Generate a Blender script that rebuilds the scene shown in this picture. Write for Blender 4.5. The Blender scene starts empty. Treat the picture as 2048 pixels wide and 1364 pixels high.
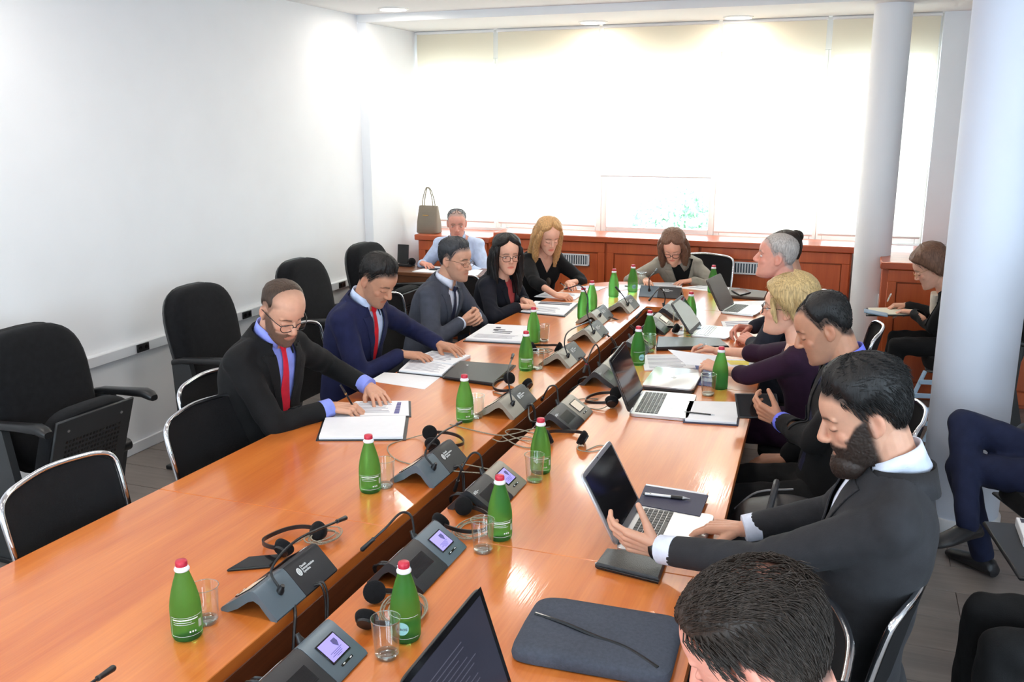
import bpy, bmesh, math, random
import numpy as np
from mathutils import Vector, Matrix, noise
random.seed(7); rng = np.random.default_rng(7)
scene = bpy.context.scene
COL = scene.collection
V = lambda *a: np.array(a if len(a) > 1 else a[0], float)
def nrm(a):
    a = np.asarray(a, float); n = np.linalg.norm(a)
    return a / n if n > 1e-12 else a
rad = math.radians

# ---------------------------------------------------------------- camera
CAM_F, CAM_P, CAM_YAW, CAM_R, CAM_H = 1847.0, 0.2338, 0.3561, -0.0020, 1.95
TZ = 0.75
_cy, _sy, _cp, _sp = math.cos(CAM_YAW), math.sin(CAM_YAW), math.cos(CAM_P), math.sin(CAM_P)
c_fw = V(-_sy*_cp, _cy*_cp, -_sp); c_r0 = V(_cy, _sy, 0); c_u0 = np.cross(c_r0, c_fw)
c_r = math.cos(CAM_R)*c_r0 + math.sin(CAM_R)*c_u0
c_u = -math.sin(CAM_R)*c_r0 + math.cos(CAM_R)*c_u0
cam = bpy.data.cameras.new('camera'); cam.sensor_width = 36.0; cam.lens = CAM_F/2048*36.0
cam.clip_start = 0.05; cam.clip_end = 300
camo = bpy.data.objects.new('camera', cam); COL.objects.link(camo)
M = Matrix(((c_r[0], c_u[0], -c_fw[0], 0), (c_r[1], c_u[1], -c_fw[1], 0), (c_r[2], c_u[2], -c_fw[2], CAM_H), (0, 0, 0, 1)))
camo.matrix_world = M
scene.camera = camo
def _ray(x, y): return (x-1024)/CAM_F*c_r - (y-682)/CAM_F*c_u + c_fw
def at(x, y, z=TZ):
    d = _ray(x, y); t = (z-CAM_H)/d[2]; return V(0, 0, CAM_H) + t*d
def atY(x, y, Y):
    d = _ray(x, y); return V(0, 0, CAM_H) + Y/d[1]*d
def atX(x, y, X):
    d = _ray(x, y); return V(0, 0, CAM_H) + X/d[0]*d

# ---------------------------------------------------------------- world, light, exposure
w = bpy.data.worlds.new('sky'); scene.world = w; w.use_nodes = True
nt = w.node_tree; nt.nodes.clear()
bg = nt.nodes.new('ShaderNodeBackground'); wo = nt.nodes.new('ShaderNodeOutputWorld')
bg.inputs['Color'].default_value = (0.71, 0.855, 1.0, 1); bg.inputs['Strength'].default_value = 11.0
nt.links.new(bg.outputs[0], wo.inputs[0])
scene.view_settings.view_transform = 'Standard'; scene.view_settings.look = 'None'
scene.view_settings.gamma = 1.0; scene.view_settings.exposure = 0.04
scene.view_settings.use_curve_mapping = False
def portal(name, loc, rot, sx, sy):
    l = bpy.data.lights.new(name, 'AREA'); l.shape = 'RECTANGLE'; l.size = sx; l.size_y = sy
    o = bpy.data.objects.new(name, l); COL.objects.link(o); o.location = loc; o.rotation_euler = rot
    l.cycles.is_portal = True
    return o
portal('daylight_portal', (3.18, -.25, 1.7), (0, rad(90), 0), 1.9, 3.9)
portal('daylight_portal', (-0.6, -3.38, 1.6), (rad(90), 0, 0), 5.6, 1.9)
portal('daylight_portal', (-1.7, 8.30, 1.8), (rad(-90), 0, 0), 4.4, 1.9)

# ---------------------------------------------------------------- mesh helpers
class MB:
    def __init__(s): s.v = []; s.f = []; s.m = []; s.n = 0
    def add(s, vs, fs, m=0):
        vs = np.asarray(vs, float).reshape(-1, 3)
        s.v.append(vs); o = s.n
        for f in fs: s.f.append(tuple(i+o for i in f)); s.m.append(m)
        s.n += len(vs); return s
    def xf(s, R=None, t=(0, 0, 0)):
        for i, a in enumerate(s.v): s.v[i] = (a @ np.asarray(R).T if R is not None else a) + np.asarray(t)
        return s
    def box(s, c, d, b=0.0, R=None, m=0):
        h = np.asarray(d, float)/2; b = min(b, min(h)*.9)
        vs = []; fs = []
        if b <= 0:
            for sx in (-1, 1):
                for sy in (-1, 1):
                    for sz in (-1, 1): vs.append((sx*h[0], sy*h[1], sz*h[2]))
            fs = [(0, 1, 3, 2), (4, 6, 7, 5), (0, 4, 5, 1), (2, 3, 7, 6), (0, 2, 6, 4), (1, 5, 7, 3)]
        else:
            idx = {}
            for sx in (-1, 1):
                for sy in (-1, 1):
                    for sz in (-1, 1):
                        for a in range(3):
                            p = [sx*(h[0]-b), sy*(h[1]-b), sz*(h[2]-b)]; p[a] = (sx, sy, sz)[a]*h[a]
                            idx[(sx, sy, sz, a)] = len(vs); vs.append(p)
            S = (-1, 1)
            for a in range(3):
                o1, o2 = (a+1) % 3, (a+2) % 3
                for sg in S:
                    q = []
                    for (p1, p2) in ((-1, -1), (1, -1), (1, 1), (-1, 1)):
                        k = [0, 0, 0]; k[a] = sg; k[o1] = p1; k[o2] = p2; q.append(idx[(*k, a)])
                    fs.append(tuple(q) if sg > 0 else tuple(q[::-1]))
                for p1 in S:
                    for p2 in S:
                        k0 = [0, 0, 0]; k1 = [0, 0, 0]
                        k0[a] = -1; k1[a] = 1
                        for k in (k0, k1): k[o1] = p1; k[o2] = p2
                        q = (idx[(*k0, o1)], idx[(*k1, o1)], idx[(*k1, o2)], idx[(*k0, o2)])
                        fs.append(q if p1*p2 < 0 else q[::-1])
            for sx in S:
                for sy in S:
                    for sz in S:
                        q = (idx[(sx, sy, sz, 0)], idx[(sx, sy, sz, 1)], idx[(sx, sy, sz, 2)])
                        fs.append(q if sx*sy*sz > 0 else q[::-1])
        vs = np.array(vs)
        if R is not None: vs = vs @ np.asarray(R).T
        return s.add(vs + np.asarray(c, float), fs, m)
    def loft(s, rings, caps=True, closed=True, m=0):
        n = len(rings[0]); k = len(rings); vs = np.concatenate([np.asarray(r, float) for r in rings]); fs = []
        for i in range(k-1):
            for j in range(n if closed else n-1):
                a = i*n+j; b = i*n+(j+1) % n
                fs.append((a, b, b+n, a+n))
        if caps and closed:
            fs.append(tuple(range(n-1, -1, -1))); fs.append(tuple((k-1)*n+j for j in range(n)))
        return s.add(vs, fs, m)
    def tube(s, path, r, n=8, m=0, caps=True, loop=False):
        P = np.asarray(path, float); k = len(P)
        r = np.full(k, r, float) if np.isscalar(r) else np.asarray(r, float)
        T = np.zeros_like(P)
        T[1:-1] = P[2:]-P[:-2]; T[0] = P[1]-P[0]; T[-1] = P[-1]-P[-2]
        if loop: T[0] = T[-1] = P[1]-P[-2]
        up = V(0, 0, 1) if abs(nrm(T[0])[2]) < .9 else V(1, 0, 0)
        x = nrm(np.cross(up, nrm(T[0]))); rings = []
        a = np.arange(n)/n*2*np.pi
        for i in range(k):
            t = nrm(T[i]); x = nrm(x - t*(x@t)); y = np.cross(t, x)
            rings.append(P[i] + r[i]*(np.cos(a)[:, None]*x + np.sin(a)[:, None]*y))
        return s.loft(rings, caps, True, m)
    def cap2(s, a, b, ra, rb, n=12, m=0, sq=None):
        """tapered capsule, optional (axis, factor) squash"""
        a = V(a); b = V(b); d = nrm(b-a) if np.linalg.norm(b-a) > 1e-9 else V(0, 0, 1)
        ph = np.linspace(0, np.pi/2, 5)
        path = [a - d*ra*math.cos(p) for p in ph[:-1]] + [a, b] + [b + d*rb*math.cos(p) for p in ph[::-1][1:]]
        rr = [max(ra*math.sin(p), ra*.02) for p in ph[:-1]] + [ra, rb] + [max(rb*math.sin(p), rb*.02) for p in ph[::-1][1:]]
        s.tube(path, rr, n, m)
        if sq is not None:
            ax, k = nrm(sq[0]), sq[1]; vs = s.v[-1]; mid = (a+b)/2
            dd = (vs-mid)@ax; s.v[-1] = vs - np.outer(dd*(1-k), ax)
        return s
    def ell(s, c, ax, R=None, n=16, k=10, m=0):
        rings = []
        for i in range(k+1):
            p = -np.pi/2 + np.pi*i/k; cr = max(math.cos(p), .02); z = math.sin(p)
            a = np.arange(n)/n*2*np.pi
            rings.append(np.stack([ax[0]*cr*np.cos(a), ax[1]*cr*np.sin(a), np.full(n, ax[2]*z)], 1))
        rings = [(r @ np.asarray(R).T if R is not None else r) + V(c) for r in rings]
        return s.loft(rings, True, True, m)
    def lathe(s, prof, c=(0, 0, 0), n=24, m=0, caps=True):
        a = np.arange(n)/n*2*np.pi
        return s.loft([np.stack([r*np.cos(a), r*np.sin(a), np.full(n, z)], 1)+V(c) for r, z in prof], caps, True, m)
    def prism(s, poly, axis, t0, t1, m=0):
        """extrude a 2D polygon: axis 0 -> poly in (y,z), 1 -> (x,z), 2 -> (x,y)"""
        rings = []
        for t in (t0, t1):
            q = []
            for (p, r) in poly:
                q.append({0: (t, p, r), 1: (p, t, r), 2: (p, r, t)}[axis])
            rings.append(q)
        return s.loft(rings, True, True, m)
    def V(s): return np.concatenate(s.v) if s.v else np.zeros((0, 3))
    def mesh(s, name):
        me = bpy.data.meshes.new(name); me.from_pydata(s.V().tolist(), [], s.f)
        if any(s.m): me.polygons.foreach_set('material_index', s.m)
        return me
    def build(s, name, mat, parent=None, loc=None, ang=40, fix=True):
        me = s.mesh(name)
        return mesh_obj(name, me, mat, parent, loc, ang, fix)
def mesh_obj(name, me, mat, parent=None, loc=None, ang=40, fix=True):
    if fix:
        bm = bmesh.new(); bm.from_mesh(me); bmesh.ops.recalc_face_normals(bm, faces=bm.faces); bm.to_mesh(me); bm.free()
    for m in (mat if isinstance(mat, (list, tuple)) else [mat]): me.materials.append(m)
    me.polygons.foreach_set('use_smooth', [True]*len(me.polygons))
    if ang < 180: me.set_sharp_from_angle(angle=rad(ang))
    o = bpy.data.objects.new(name, me); COL.objects.link(o)
    if parent is not None: o.parent = parent
    if loc is not None: o.location = loc
    return o
def tag(o, label=None, cat=None, group=None, kind=None):
    if label: o['label'] = label
    if cat: o['category'] = cat
    if group: o['group'] = group
    if kind: o['kind'] = kind
    return o
def thing(name, label, cat, loc=(0, 0, 0), rz=0, group=None):
    o = bpy.data.objects.new(name, None); COL.objects.link(o); o.empty_display_size = .05
    o.location = tuple(loc); o.rotation_euler = (0, 0, rz)
    return tag(o, label, cat, group)
def dup(root, loc, rz, label=None, group=None):
    r = root.copy(); COL.objects.link(r); r.location = tuple(loc); r.rotation_euler = (0, 0, rz)
    if label: r['label'] = label
    if group: r['group'] = group
    for ch in list(root.children):
        c = ch.copy(); COL.objects.link(c); c.parent = r
        for g in list(ch.children):
            d = g.copy(); COL.objects.link(d); d.parent = c
    return r
def Rz(a): c, s = math.cos(a), math.sin(a); return np.array([[c, -s, 0], [s, c, 0], [0, 0, 1.]])
def Ry(a): c, s = math.cos(a), math.sin(a); return np.array([[c, 0, s], [0, 1, 0], [-s, 0, c]])
def Rx(a): c, s = math.cos(a), math.sin(a); return np.array([[1, 0, 0], [0, c, -s], [0, s, c]])
def spline(pts, n=8):
    P = [V(p) for p in pts]; P = [2*P[0]-P[1]] + P + [2*P[-1]-P[-2]]; out = []
    for i in range(1, len(P)-2):
        for j in range(n):
            t = j/n; a, b, c, d = P[i-1:i+3]
            out.append(.5*((2*b)+(c-a)*t+(2*a-5*b+4*c-d)*t*t+(3*b-a-3*c+d)*t**3))
    out.append(P[-2]); return np.array(out)
def text_mesh(txt, size, ext=0.0004, align='LEFT'):
    cu = bpy.data.curves.new('lettering', 'FONT'); cu.body = txt; cu.size = size; cu.extrude = ext
    cu.align_x = align; cu.resolution_u = 2
    o = bpy.data.objects.new('lettering', cu); COL.objects.link(o)
    dg = bpy.context.evaluated_depsgraph_get(); me = bpy.data.meshes.new_from_object(o.evaluated_get(dg))
    bpy.data.objects.remove(o); bpy.data.curves.remove(cu)
    return me
def remesh(mb, vox, smooth=4, fac=.5):
    me = mb.mesh('tmp'); o = bpy.data.objects.new('tmp', me); COL.objects.link(o)
    r = o.modifiers.new('r', 'REMESH'); r.mode = 'VOXEL'; r.voxel_size = vox; r.adaptivity = 0
    if smooth:
        q = o.modifiers.new('s', 'SMOOTH'); q.iterations = smooth; q.factor = fac
    dg = bpy.context.evaluated_depsgraph_get(); out = bpy.data.meshes.new_from_object(o.evaluated_get(dg))
    bpy.data.objects.remove(o); bpy.data.meshes.remove(me)
    return out
def mv(me):
    a = np.empty(len(me.vertices)*3); me.vertices.foreach_get('co', a); return a.reshape(-1, 3)
def setv(me, a): me.vertices.foreach_set('co', np.ascontiguousarray(a).ravel()); me.update()
def mnormals(me):
    a = np.empty(len(me.vertices)*3); me.vertices.foreach_get('normal', a); return a.reshape(-1, 3)
def polys(me): return [tuple(p.vertices) for p in me.polygons]

# ---------------------------------------------------------------- materials
def srgb(r, g, b):
    f = lambda c: (c/255)/12.92 if c/255 <= .04045 else ((c/255+.055)/1.055)**2.4
    return (f(r), f(g), f(b))
def mat(name, col, rough=.5, metal=0.0, var=0.0, vscale=8.0, bump=0.0, bscale=60.0, stretch=(1, 1, 1), spec=.5,
        coat=0.0, sheen=0.0, emis=None, estr=0.0, alpha=1.0, attr=None, sss=0.0, detail=4, croug=.08):
    m = bpy.data.materials.new(name); m.use_nodes = True; t = m.node_tree; b = t.nodes['Principled BSDF']; L = t.links.new
    b.inputs['Base Color'].default_value = (*col, 1); b.inputs['Roughness'].default_value = rough
    b.inputs['Metallic'].default_value = metal; b.inputs['Specular IOR Level'].default_value = spec
    b.inputs['Coat Weight'].default_value = coat; b.inputs['Coat Roughness'].default_value = croug
    b.inputs['Sheen Weight'].default_value = sheen
    if sheen: b.inputs['Sheen Roughness'].default_value = .5
    if sss: b.inputs['Subsurface Weight'].default_value = sss; b.inputs['Subsurface Scale'].default_value = .01
    b.inputs['Alpha'].default_value = alpha
    if emis: b.inputs['Emission Color'].default_value = (*emis, 1); b.inputs['Emission Strength'].default_value = estr
    src = None
    if attr:
        a = t.nodes.new('ShaderNodeAttribute'); a.attribute_name = attr; L(a.outputs['Color'], b.inputs['Base Color']); src = a.outputs['Color']
    if var or bump:
        tc = t.nodes.new('ShaderNodeTexCoord'); mp = t.nodes.new('ShaderNodeMapping'); mp.inputs['Scale'].default_value = stretch
        L(tc.outputs['Object'], mp.inputs['Vector'])
    if var:
        nz = t.nodes.new('ShaderNodeTexNoise'); nz.inputs['Scale'].default_value = vscale; nz.inputs['Detail'].default_value = detail
        L(mp.outputs['Vector'], nz.inputs['Vector'])
        hs = t.nodes.new('ShaderNodeHueSaturation'); mr = t.nodes.new('ShaderNodeMapRange')
        mr.inputs['From Min'].default_value = .3; mr.inputs['From Max'].default_value = .7
        mr.inputs['To Min'].default_value = 1-var; mr.inputs['To Max'].default_value = 1+var
        L(nz.outputs['Fac'], mr.inputs['Value']); L(mr.outputs['Result'], hs.inputs['Value'])
        if src is not None: L(src, hs.inputs['Color'])
        else: hs.inputs['Color'].default_value = (*col, 1)
        L(hs.outputs['Color'], b.inputs['Base Color'])
    if bump:
        n2 = t.nodes.new('ShaderNodeTexNoise'); n2.inputs['Scale'].default_value = bscale; n2.inputs['Detail'].default_value = 3
        L(mp.outputs['Vector'], n2.inputs['Vector'])
        bp = t.nodes.new('ShaderNodeBump'); bp.inputs['Strength'].default_value = bump; bp.inputs['Distance'].default_value = .004
        L(n2.outputs['Fac'], bp.inputs['Height']); L(bp.outputs['Normal'], b.inputs['Normal'])
    return m
def wood(name, c1, c2, along, rough=.3, coat=.4, scale=1.0, croug=.10):
    m = bpy.data.materials.new(name); m.use_nodes = True; t = m.node_tree; b = t.nodes['Principled BSDF']; L = t.links.new
    tc = t.nodes.new('ShaderNodeTexCoord'); mp = t.nodes.new('ShaderNodeMapping')
    s = [14*scale]*3; s[along] = 1.1*scale; mp.inputs['Scale'].default_value = s; L(tc.outputs['Object'], mp.inputs['Vector'])
    n1 = t.nodes.new('ShaderNodeTexNoise'); n1.inputs['Scale'].default_value = 1.0; n1.inputs['Detail'].default_value = 6; n1.inputs['Distortion'].default_value = .6
    L(mp.outputs['Vector'], n1.inputs['Vector'])
    mp2 = t.nodes.new('ShaderNodeMapping'); s2 = [160*scale]*3; s2[along] = 5*scale; mp2.inputs['Scale'].default_value = s2
    L(tc.outputs['Object'], mp2.inputs['Vector'])
    n2 = t.nodes.new('ShaderNodeTexNoise'); n2.inputs['Scale'].default_value = 1.0; n2.inputs['Detail'].default_value = 2
    L(mp2.outputs['Vector'], n2.inputs['Vector'])
    mx = t.nodes.new('ShaderNodeMath'); mx.operation = 'MULTIPLY_ADD'; mx.inputs[1].default_value = .35
    L(n2.outputs['Fac'], mx.inputs[0]); L(n1.outputs['Fac'], mx.inputs[2])
    rp = t.nodes.new('ShaderNodeValToRGB'); rp.color_ramp.elements[0].position = .45; rp.color_ramp.elements[1].position = .9
    rp.color_ramp.elements[0].color = (*c2, 1); rp.color_ramp.elements[1].color = (*c1, 1)
    L(mx.outputs[0], rp.inputs['Fac']); L(rp.outputs['Color'], b.inputs['Base Color'])
    b.inputs['Roughness'].default_value = rough; b.inputs['Coat Weight'].default_value = coat; b.inputs['Coat Roughness'].default_value = croug
    bp = t.nodes.new('ShaderNodeBump'); bp.inputs['Strength'].default_value = .12; bp.inputs['Distance'].default_value = .002
    L(n2.outputs['Fac'], bp.inputs['Height']); L(bp.outputs['Normal'], b.inputs['Normal'])
    if coat: L(bp.outputs['Normal'], b.inputs['Coat Normal'])
    return m
def glass(name, col=(1, 1, 1), tint=(1, 1, 1), rough=.02, k=1.0):
    """thin clear glass: see-through, more mirror-like at grazing angles"""
    m = bpy.data.materials.new(name); m.use_nodes = True; t = m.node_tree; t.nodes.clear(); L = t.links.new
    o = t.nodes.new('ShaderNodeOutputMaterial'); mx = t.nodes.new('ShaderNodeMixShader'); lw = t.nodes.new('ShaderNodeLayerWeight')
    lw.inputs['Blend'].default_value = .5
    tr = t.nodes.new('ShaderNodeBsdfTransparent'); tr.inputs['Color'].default_value = (*tint, 1)
    gl = t.nodes.new('ShaderNodeBsdfGlossy'); gl.inputs['Color'].default_value = (*col, 1); gl.inputs['Roughness'].default_value = rough
    pw = t.nodes.new('ShaderNodeMath'); pw.operation = 'POWER'; pw.inputs[1].default_value = 4; L(lw.outputs['Facing'], pw.inputs[0])
    mm = t.nodes.new('ShaderNodeMath'); mm.operation = 'MULTIPLY_ADD'; mm.inputs[1].default_value = .7*k; mm.inputs[2].default_value = .04*k; mm.use_clamp = True; L(pw.outputs[0], mm.inputs[0])
    L(mm.outputs[0], mx.inputs[0]); L(tr.outputs[0], mx.inputs[1]); L(gl.outputs[0], mx.inputs[2]); L(mx.outputs[0], o.inputs['Surface'])
    return m
def blindmat(name, col, trans, see):
    m = bpy.data.materials.new(name); m.use_nodes = True; t = m.node_tree; t.nodes.clear(); L = t.links.new
    o = t.nodes.new('ShaderNodeOutputMaterial'); d = t.nodes.new('ShaderNodeBsdfDiffuse'); tr = t.nodes.new('ShaderNodeBsdfTranslucent')
    d.inputs['Color'].default_value = (*col, 1); tr.inputs['Color'].default_value = (*col, 1)
    m1 = t.nodes.new('ShaderNodeMixShader'); m1.inputs[0].default_value = trans; L(d.outputs[0], m1.inputs[1]); L(tr.outputs[0], m1.inputs[2])
    tp = t.nodes.new('ShaderNodeBsdfTransparent'); m2 = t.nodes.new('ShaderNodeMixShader'); m2.inputs[0].default_value = see
    L(m1.outputs[0], m2.inputs[1]); L(tp.outputs[0], m2.inputs[2]); L(m2.outputs[0], o.inputs['Surface'])
    return m
MT = {}
MT['wall'] = mat('white_wall_paint', (.86, .86, .87), .7, var=.015, vscale=3, bump=.05, bscale=200)
MT['ceil'] = mat('white_ceiling_paint', (.86, .85, .84), .8, var=.01, vscale=3)
MT['trunk'] = mat('white_plastic', (.78, .79, .81), .35, var=.01)
MT['whitemetal'] = mat('white_lacquer', (.85, .84, .82), .3, var=.01)
MT['table'] = wood('cherry_veneer', srgb(218, 128, 56), srgb(194, 98, 38), 1, .30, .5, 1.0)
MT['tableshade'] = wood('cherry_shade_tint', srgb(120, 66, 34), srgb(92, 48, 24), 1, .4, .2)  # table cherry with the shade below the top put into the colour
MT['panel'] = wood('cherry_wall_panel', srgb(206, 100, 48), srgb(184, 80, 36), 2, .4, .2)
MT['paneldark'] = wood('cherry_sill', srgb(196, 92, 46), srgb(168, 72, 34), 0, .35, .3)
MT['desk'] = wood('brown_desk_wood', srgb(128, 78, 46), srgb(98, 56, 32), 0, .4, .2)
MT['plank'] = wood('grey_laminate', srgb(142, 130, 122), srgb(116, 107, 102), 0, .45, .1, .6)
MT['blackplastic'] = mat('black_plastic', (.012, .012, .013), .38, var=.1, bump=.05, bscale=400)
MT['blackgloss'] = mat('black_gloss', (.008, .008, .009), .12, var=.05)
MT['blackfabric'] = mat('black_fabric', (.007, .007, .008), .95, var=.25, vscale=40, bump=.3, bscale=500, sheen=.05, spec=.2)
MT['darkgrey'] = mat('dark_grey_plastic', (.03, .032, .034), .42, var=.08, bump=.05, bscale=400)
MT['chrome'] = mat('chrome', (.78, .79, .82), .12, 1.0, var=.02)
MT['steel'] = mat('brushed_steel', (.55, .56, .58), .3, 1.0, var=.04, vscale=60)
MT['silver'] = mat('silver_aluminium', (.60, .61, .63), .32, .85, var=.02)
MT['unitgrey'] = mat('blue_grey_plastic', srgb(98, 112, 122), .33, .25, var=.04, bump=.03, bscale=300)
MT['unitbeige'] = mat('taupe_plastic', srgb(150, 144, 132), .35, .2, var=.04, bump=.03, bscale=300)
MT['unitdark'] = mat('charcoal_plastic', srgb(42, 43, 46), .4, .1, var=.06, bump=.05, bscale=300)
MT['screen'] = mat('lilac_lcd', srgb(150, 140, 215), .3, var=.02, emis=srgb(150, 140, 222), estr=.75)
MT['screencream'] = mat('pale_lcd', srgb(205, 190, 170), .25, var=.02, emis=srgb(215, 200, 180), estr=.35)
MT['ink'] = mat('dark_ink', (.05, .05, .08), .6, var=.05)
MT['inkgrey'] = mat('grey_ink', (.30, .30, .38), .7, var=.05)
MT['lcdink'] = mat('lcd_ink', srgb(96, 92, 150), .5, var=.05)
MT['whiteprint'] = mat('white_print', (.80, .82, .82), .5, var=.03)
MT['paper'] = mat('white_paper', (.86, .87, .90), .7, var=.015, vscale=30)
MT['bottle'] = None
MT['capred'] = mat('red_cap', srgb(196, 44, 66), .35, .1, var=.05)
MT['capwhite'] = mat('white_cap_ring', (.82, .83, .86), .35, var=.02)
MT['leather'] = mat('black_leather', (.012, .012, .014), .32, var=.1, bump=.25, bscale=350)
MT['felt'] = mat('charcoal_felt', srgb(74, 78, 88), .95, var=.12, vscale=120, bump=.3, bscale=400, spec=.2)
MT['navycover'] = mat('dark_navy_cover', srgb(54, 54, 78), .6, var=.1, bump=.15, bscale=300)
MT['brown'] = mat('brown_leather', srgb(70, 56, 46), .45, var=.1, bump=.1, bscale=200)
MT['taupe'] = mat('taupe_leather', srgb(128, 116, 100), .5, var=.06, bump=.15, bscale=200)
MT['yellow'] = mat('yellow_print', srgb(235, 215, 60), .6, var=.05)
MT['bluefolder'] = mat('blue_folder', srgb(70, 88, 150), .5, var=.05)
MT['paleblue'] = mat('pale_blue_paint', srgb(165, 190, 212), .45, var=.04)
MT['cordgrey'] = mat('braided_cord', srgb(150, 142, 124), .7, var=.6, vscale=500)
MT['gold'] = mat('gold_metal', srgb(215, 175, 110), .25, 1.0, var=.03)
MT['lampglow'] = mat('lamp_diffuser', (1, 1, 1), .5, var=.01, emis=(1, .96, .9), estr=25)
MT['glass'] = glass('clear_glass', rough=.02, k=1.3, tint=(.97, .985, .98))
MT['pane'] = glass('window_glass', rough=.02, k=.6, tint=(.95, .97, .97))
MT['water'] = glass('water', rough=.01, k=.6, tint=(.93, .96, .96))
MT['blind'] = blindmat('cream_screen_fabric', (.93, .86, .73), .55, .22)
m = mat('green_frosted_glass', srgb(106, 186, 92), .32, var=.06, vscale=20, spec=.6)
t = m.node_tree; b = t.nodes['Principled BSDF']; b.inputs['Transmission Weight'].default_value = .80; b.inputs['IOR'].default_value = 1.15; b.inputs['Roughness'].default_value = .34
MT['bottle'] = m
MT['leaf'] = mat('tree_leaf', srgb(186, 214, 186), .6, var=.2, vscale=2)
MT['bark'] = mat('bark', srgb(110, 90, 70), .9, var=.2)
MT['ground'] = mat('outside_paving', (.5, .5, .48), .9, var=.1)
# ================================================================ room shell
def struct(name, mb, m, parent=None, ang=40):
    o = mb.build(name, m, parent, ang=ang)
    if parent is None: o['kind'] = 'structure'
    return o
XL, XR, YB, YF, ZC = -3.98, 3.3, -3.5, 8.05, 2.80
floor = struct('floor', MB().box(((XL+XR)/2, (YB+YF)/2, -.06), (XR-XL+.3, YF-YB+.3, .10)), MT['desk'])
pl = MB().box((0, 0, 0), (1.496, .246, .012), .0015).mesh('plank'); pl.materials.append(MT['plank'])
k = 0
y = YB
while y < YF - .05:
    x = XL - (0.0 if k % 2 else .75)
    while x < XR:
        x0, x1 = max(x, XL), min(x+1.5, XR)
        if x1-x0 > .1:
            o = bpy.data.objects.new('plank', pl); COL.objects.link(o); o.parent = floor
            o.location = ((x0+x1)/2, y+.125, -.006); o.scale = ((x1-x0-.002)/1.496, 1, 1)
        x += 1.5
    y += .25; k += 1
struct('wall_left', MB().box((XL-.1, (YB+7.06)/2, ZC/2), (.2, 7.06-YB, ZC)), MT['wall'])
struct('wall_left_return', MB().box((-3.99, (7.06+YF+.2)/2, (ZC-.061)/2), (.18, YF+.2-7.06, ZC-.061)), MT['wall'])
struct('baseboard_left', MB().box((XL+.008, (YB+7.06)/2, .035), (.016, 7.06-YB, .07), .004), MT['trunk'])
# ceiling with a lower strip along the windows
struct('ceiling', MB().box(((XL+XR)/2, (YB+YF)/2, ZC+.05), (XR-XL+.4, YF-YB+.6, .1)), MT['ceil'])
struct('ceiling_soffit', MB().box(((XL+XR)/2, (7.06+YF+.25)/2, ZC-.03), (XR-XL, YF+.25-7.06, .06)), MT['ceil'])
# far wall: parapet, lintel, right pier
far = MB().box(((-3.9+.5)/2, YF+.1, .49), (4.4, .2, .98)); far.box(((-3.9+.5)/2, YF+.1, 2.65), (4.4, .2, .3))
far.box(((.5+XR)/2, YF+.05, ZC/2), (XR-.5, .3, ZC))
struct('wall_far', far, MT['wall'])
# right wall and back wall with tall daylight windows (outside the frame)
def holed(axis, fixed, a0, a1, holes, z0, z1, th=.2):
    mb = MB(); cur = a0
    def seg(p, q, zz0, zz1):
        if q-p < .01: return
        if axis == 0: mb.box((fixed, (p+q)/2, (zz0+zz1)/2), (th, q-p, zz1-zz0))
        else: mb.box(((p+q)/2, fixed, (zz0+zz1)/2), (q-p, th, zz1-zz0))
    for (h0, h1) in holes:
        seg(cur, h0, 0, ZC); seg(h0, h1, 0, z0); seg(h0, h1, z1, ZC); cur = h1
    seg(cur, a1, 0, ZC); return mb
struct('wall_right', holed(0, XR+.1, YB, YF+.2, [(-2.2, -.3), (.2, 1.7)], .75, 2.65), MT['wall'])
struct('wall_back', holed(1, YB-.1, XL-.2, XR+.2, [(-3.4, -1.6), (-1.1, .7), (1.2, 2.2)], .7, 2.6), MT['wall'])
wn = 0
def window(x0, x1, z0, z1, Y, fixed=None, transom=None):
    global wn; wn += 1
    mb = MB(); f = .05
    def B(a0, a1, b0, b1, dd=.07):
        if fixed is None: mb.box(((a0+a1)/2, Y, (b0+b1)/2), (a1-a0, dd, b1-b0), .004)
        else: mb.box((fixed, (a0+a1)/2, (b0+b1)/2), (dd, a1-a0, b1-b0), .004)
    B(x0, x0+f, z0, z1); B(x1-f, x1, z0, z1); B(x0+f, x1-f, z0, z0+f); B(x0+f, x1-f, z1-f, z1)
    if transom: B(x0+f, x1-f, transom-.03, transom+.03)
    o = mb.build('window_%d' % wn, MT['whitemetal']); o['kind'] = 'structure'
    zs = [z0+f, z1-f] if not transom else [z0+f, transom-.03, transom+.03, z1-f]
    for i in range(0, len(zs), 2):
        p = MB()
        if fixed is None: p.box(((x0+x1)/2, Y, (zs[i]+zs[i+1])/2), (x1-x0-2*f, .006, zs[i+1]-zs[i]))
        else: p.box((fixed, (x0+x1)/2, (zs[i]+zs[i+1])/2), (.006, x1-x0-2*f, zs[i+1]-zs[i]))
        p.build('pane', MT['pane'], o)
BX = [-3.9, -3.11, -2.15, -1.15, -.31, .5]
for i in range(5): window(BX[i], BX[i+1], .98, 2.5, YF+.06, transom=1.50)
for a, b in [(-2.2, -.3), (.2, 1.7)]: window(a, b, .75, 2.65, 0, fixed=XR+.1)
for a, b in [(-3.4, -1.6), (-1.1, .7), (1.2, 2.2)]: window(a, b, .7, 2.6, YB-.1)
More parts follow.
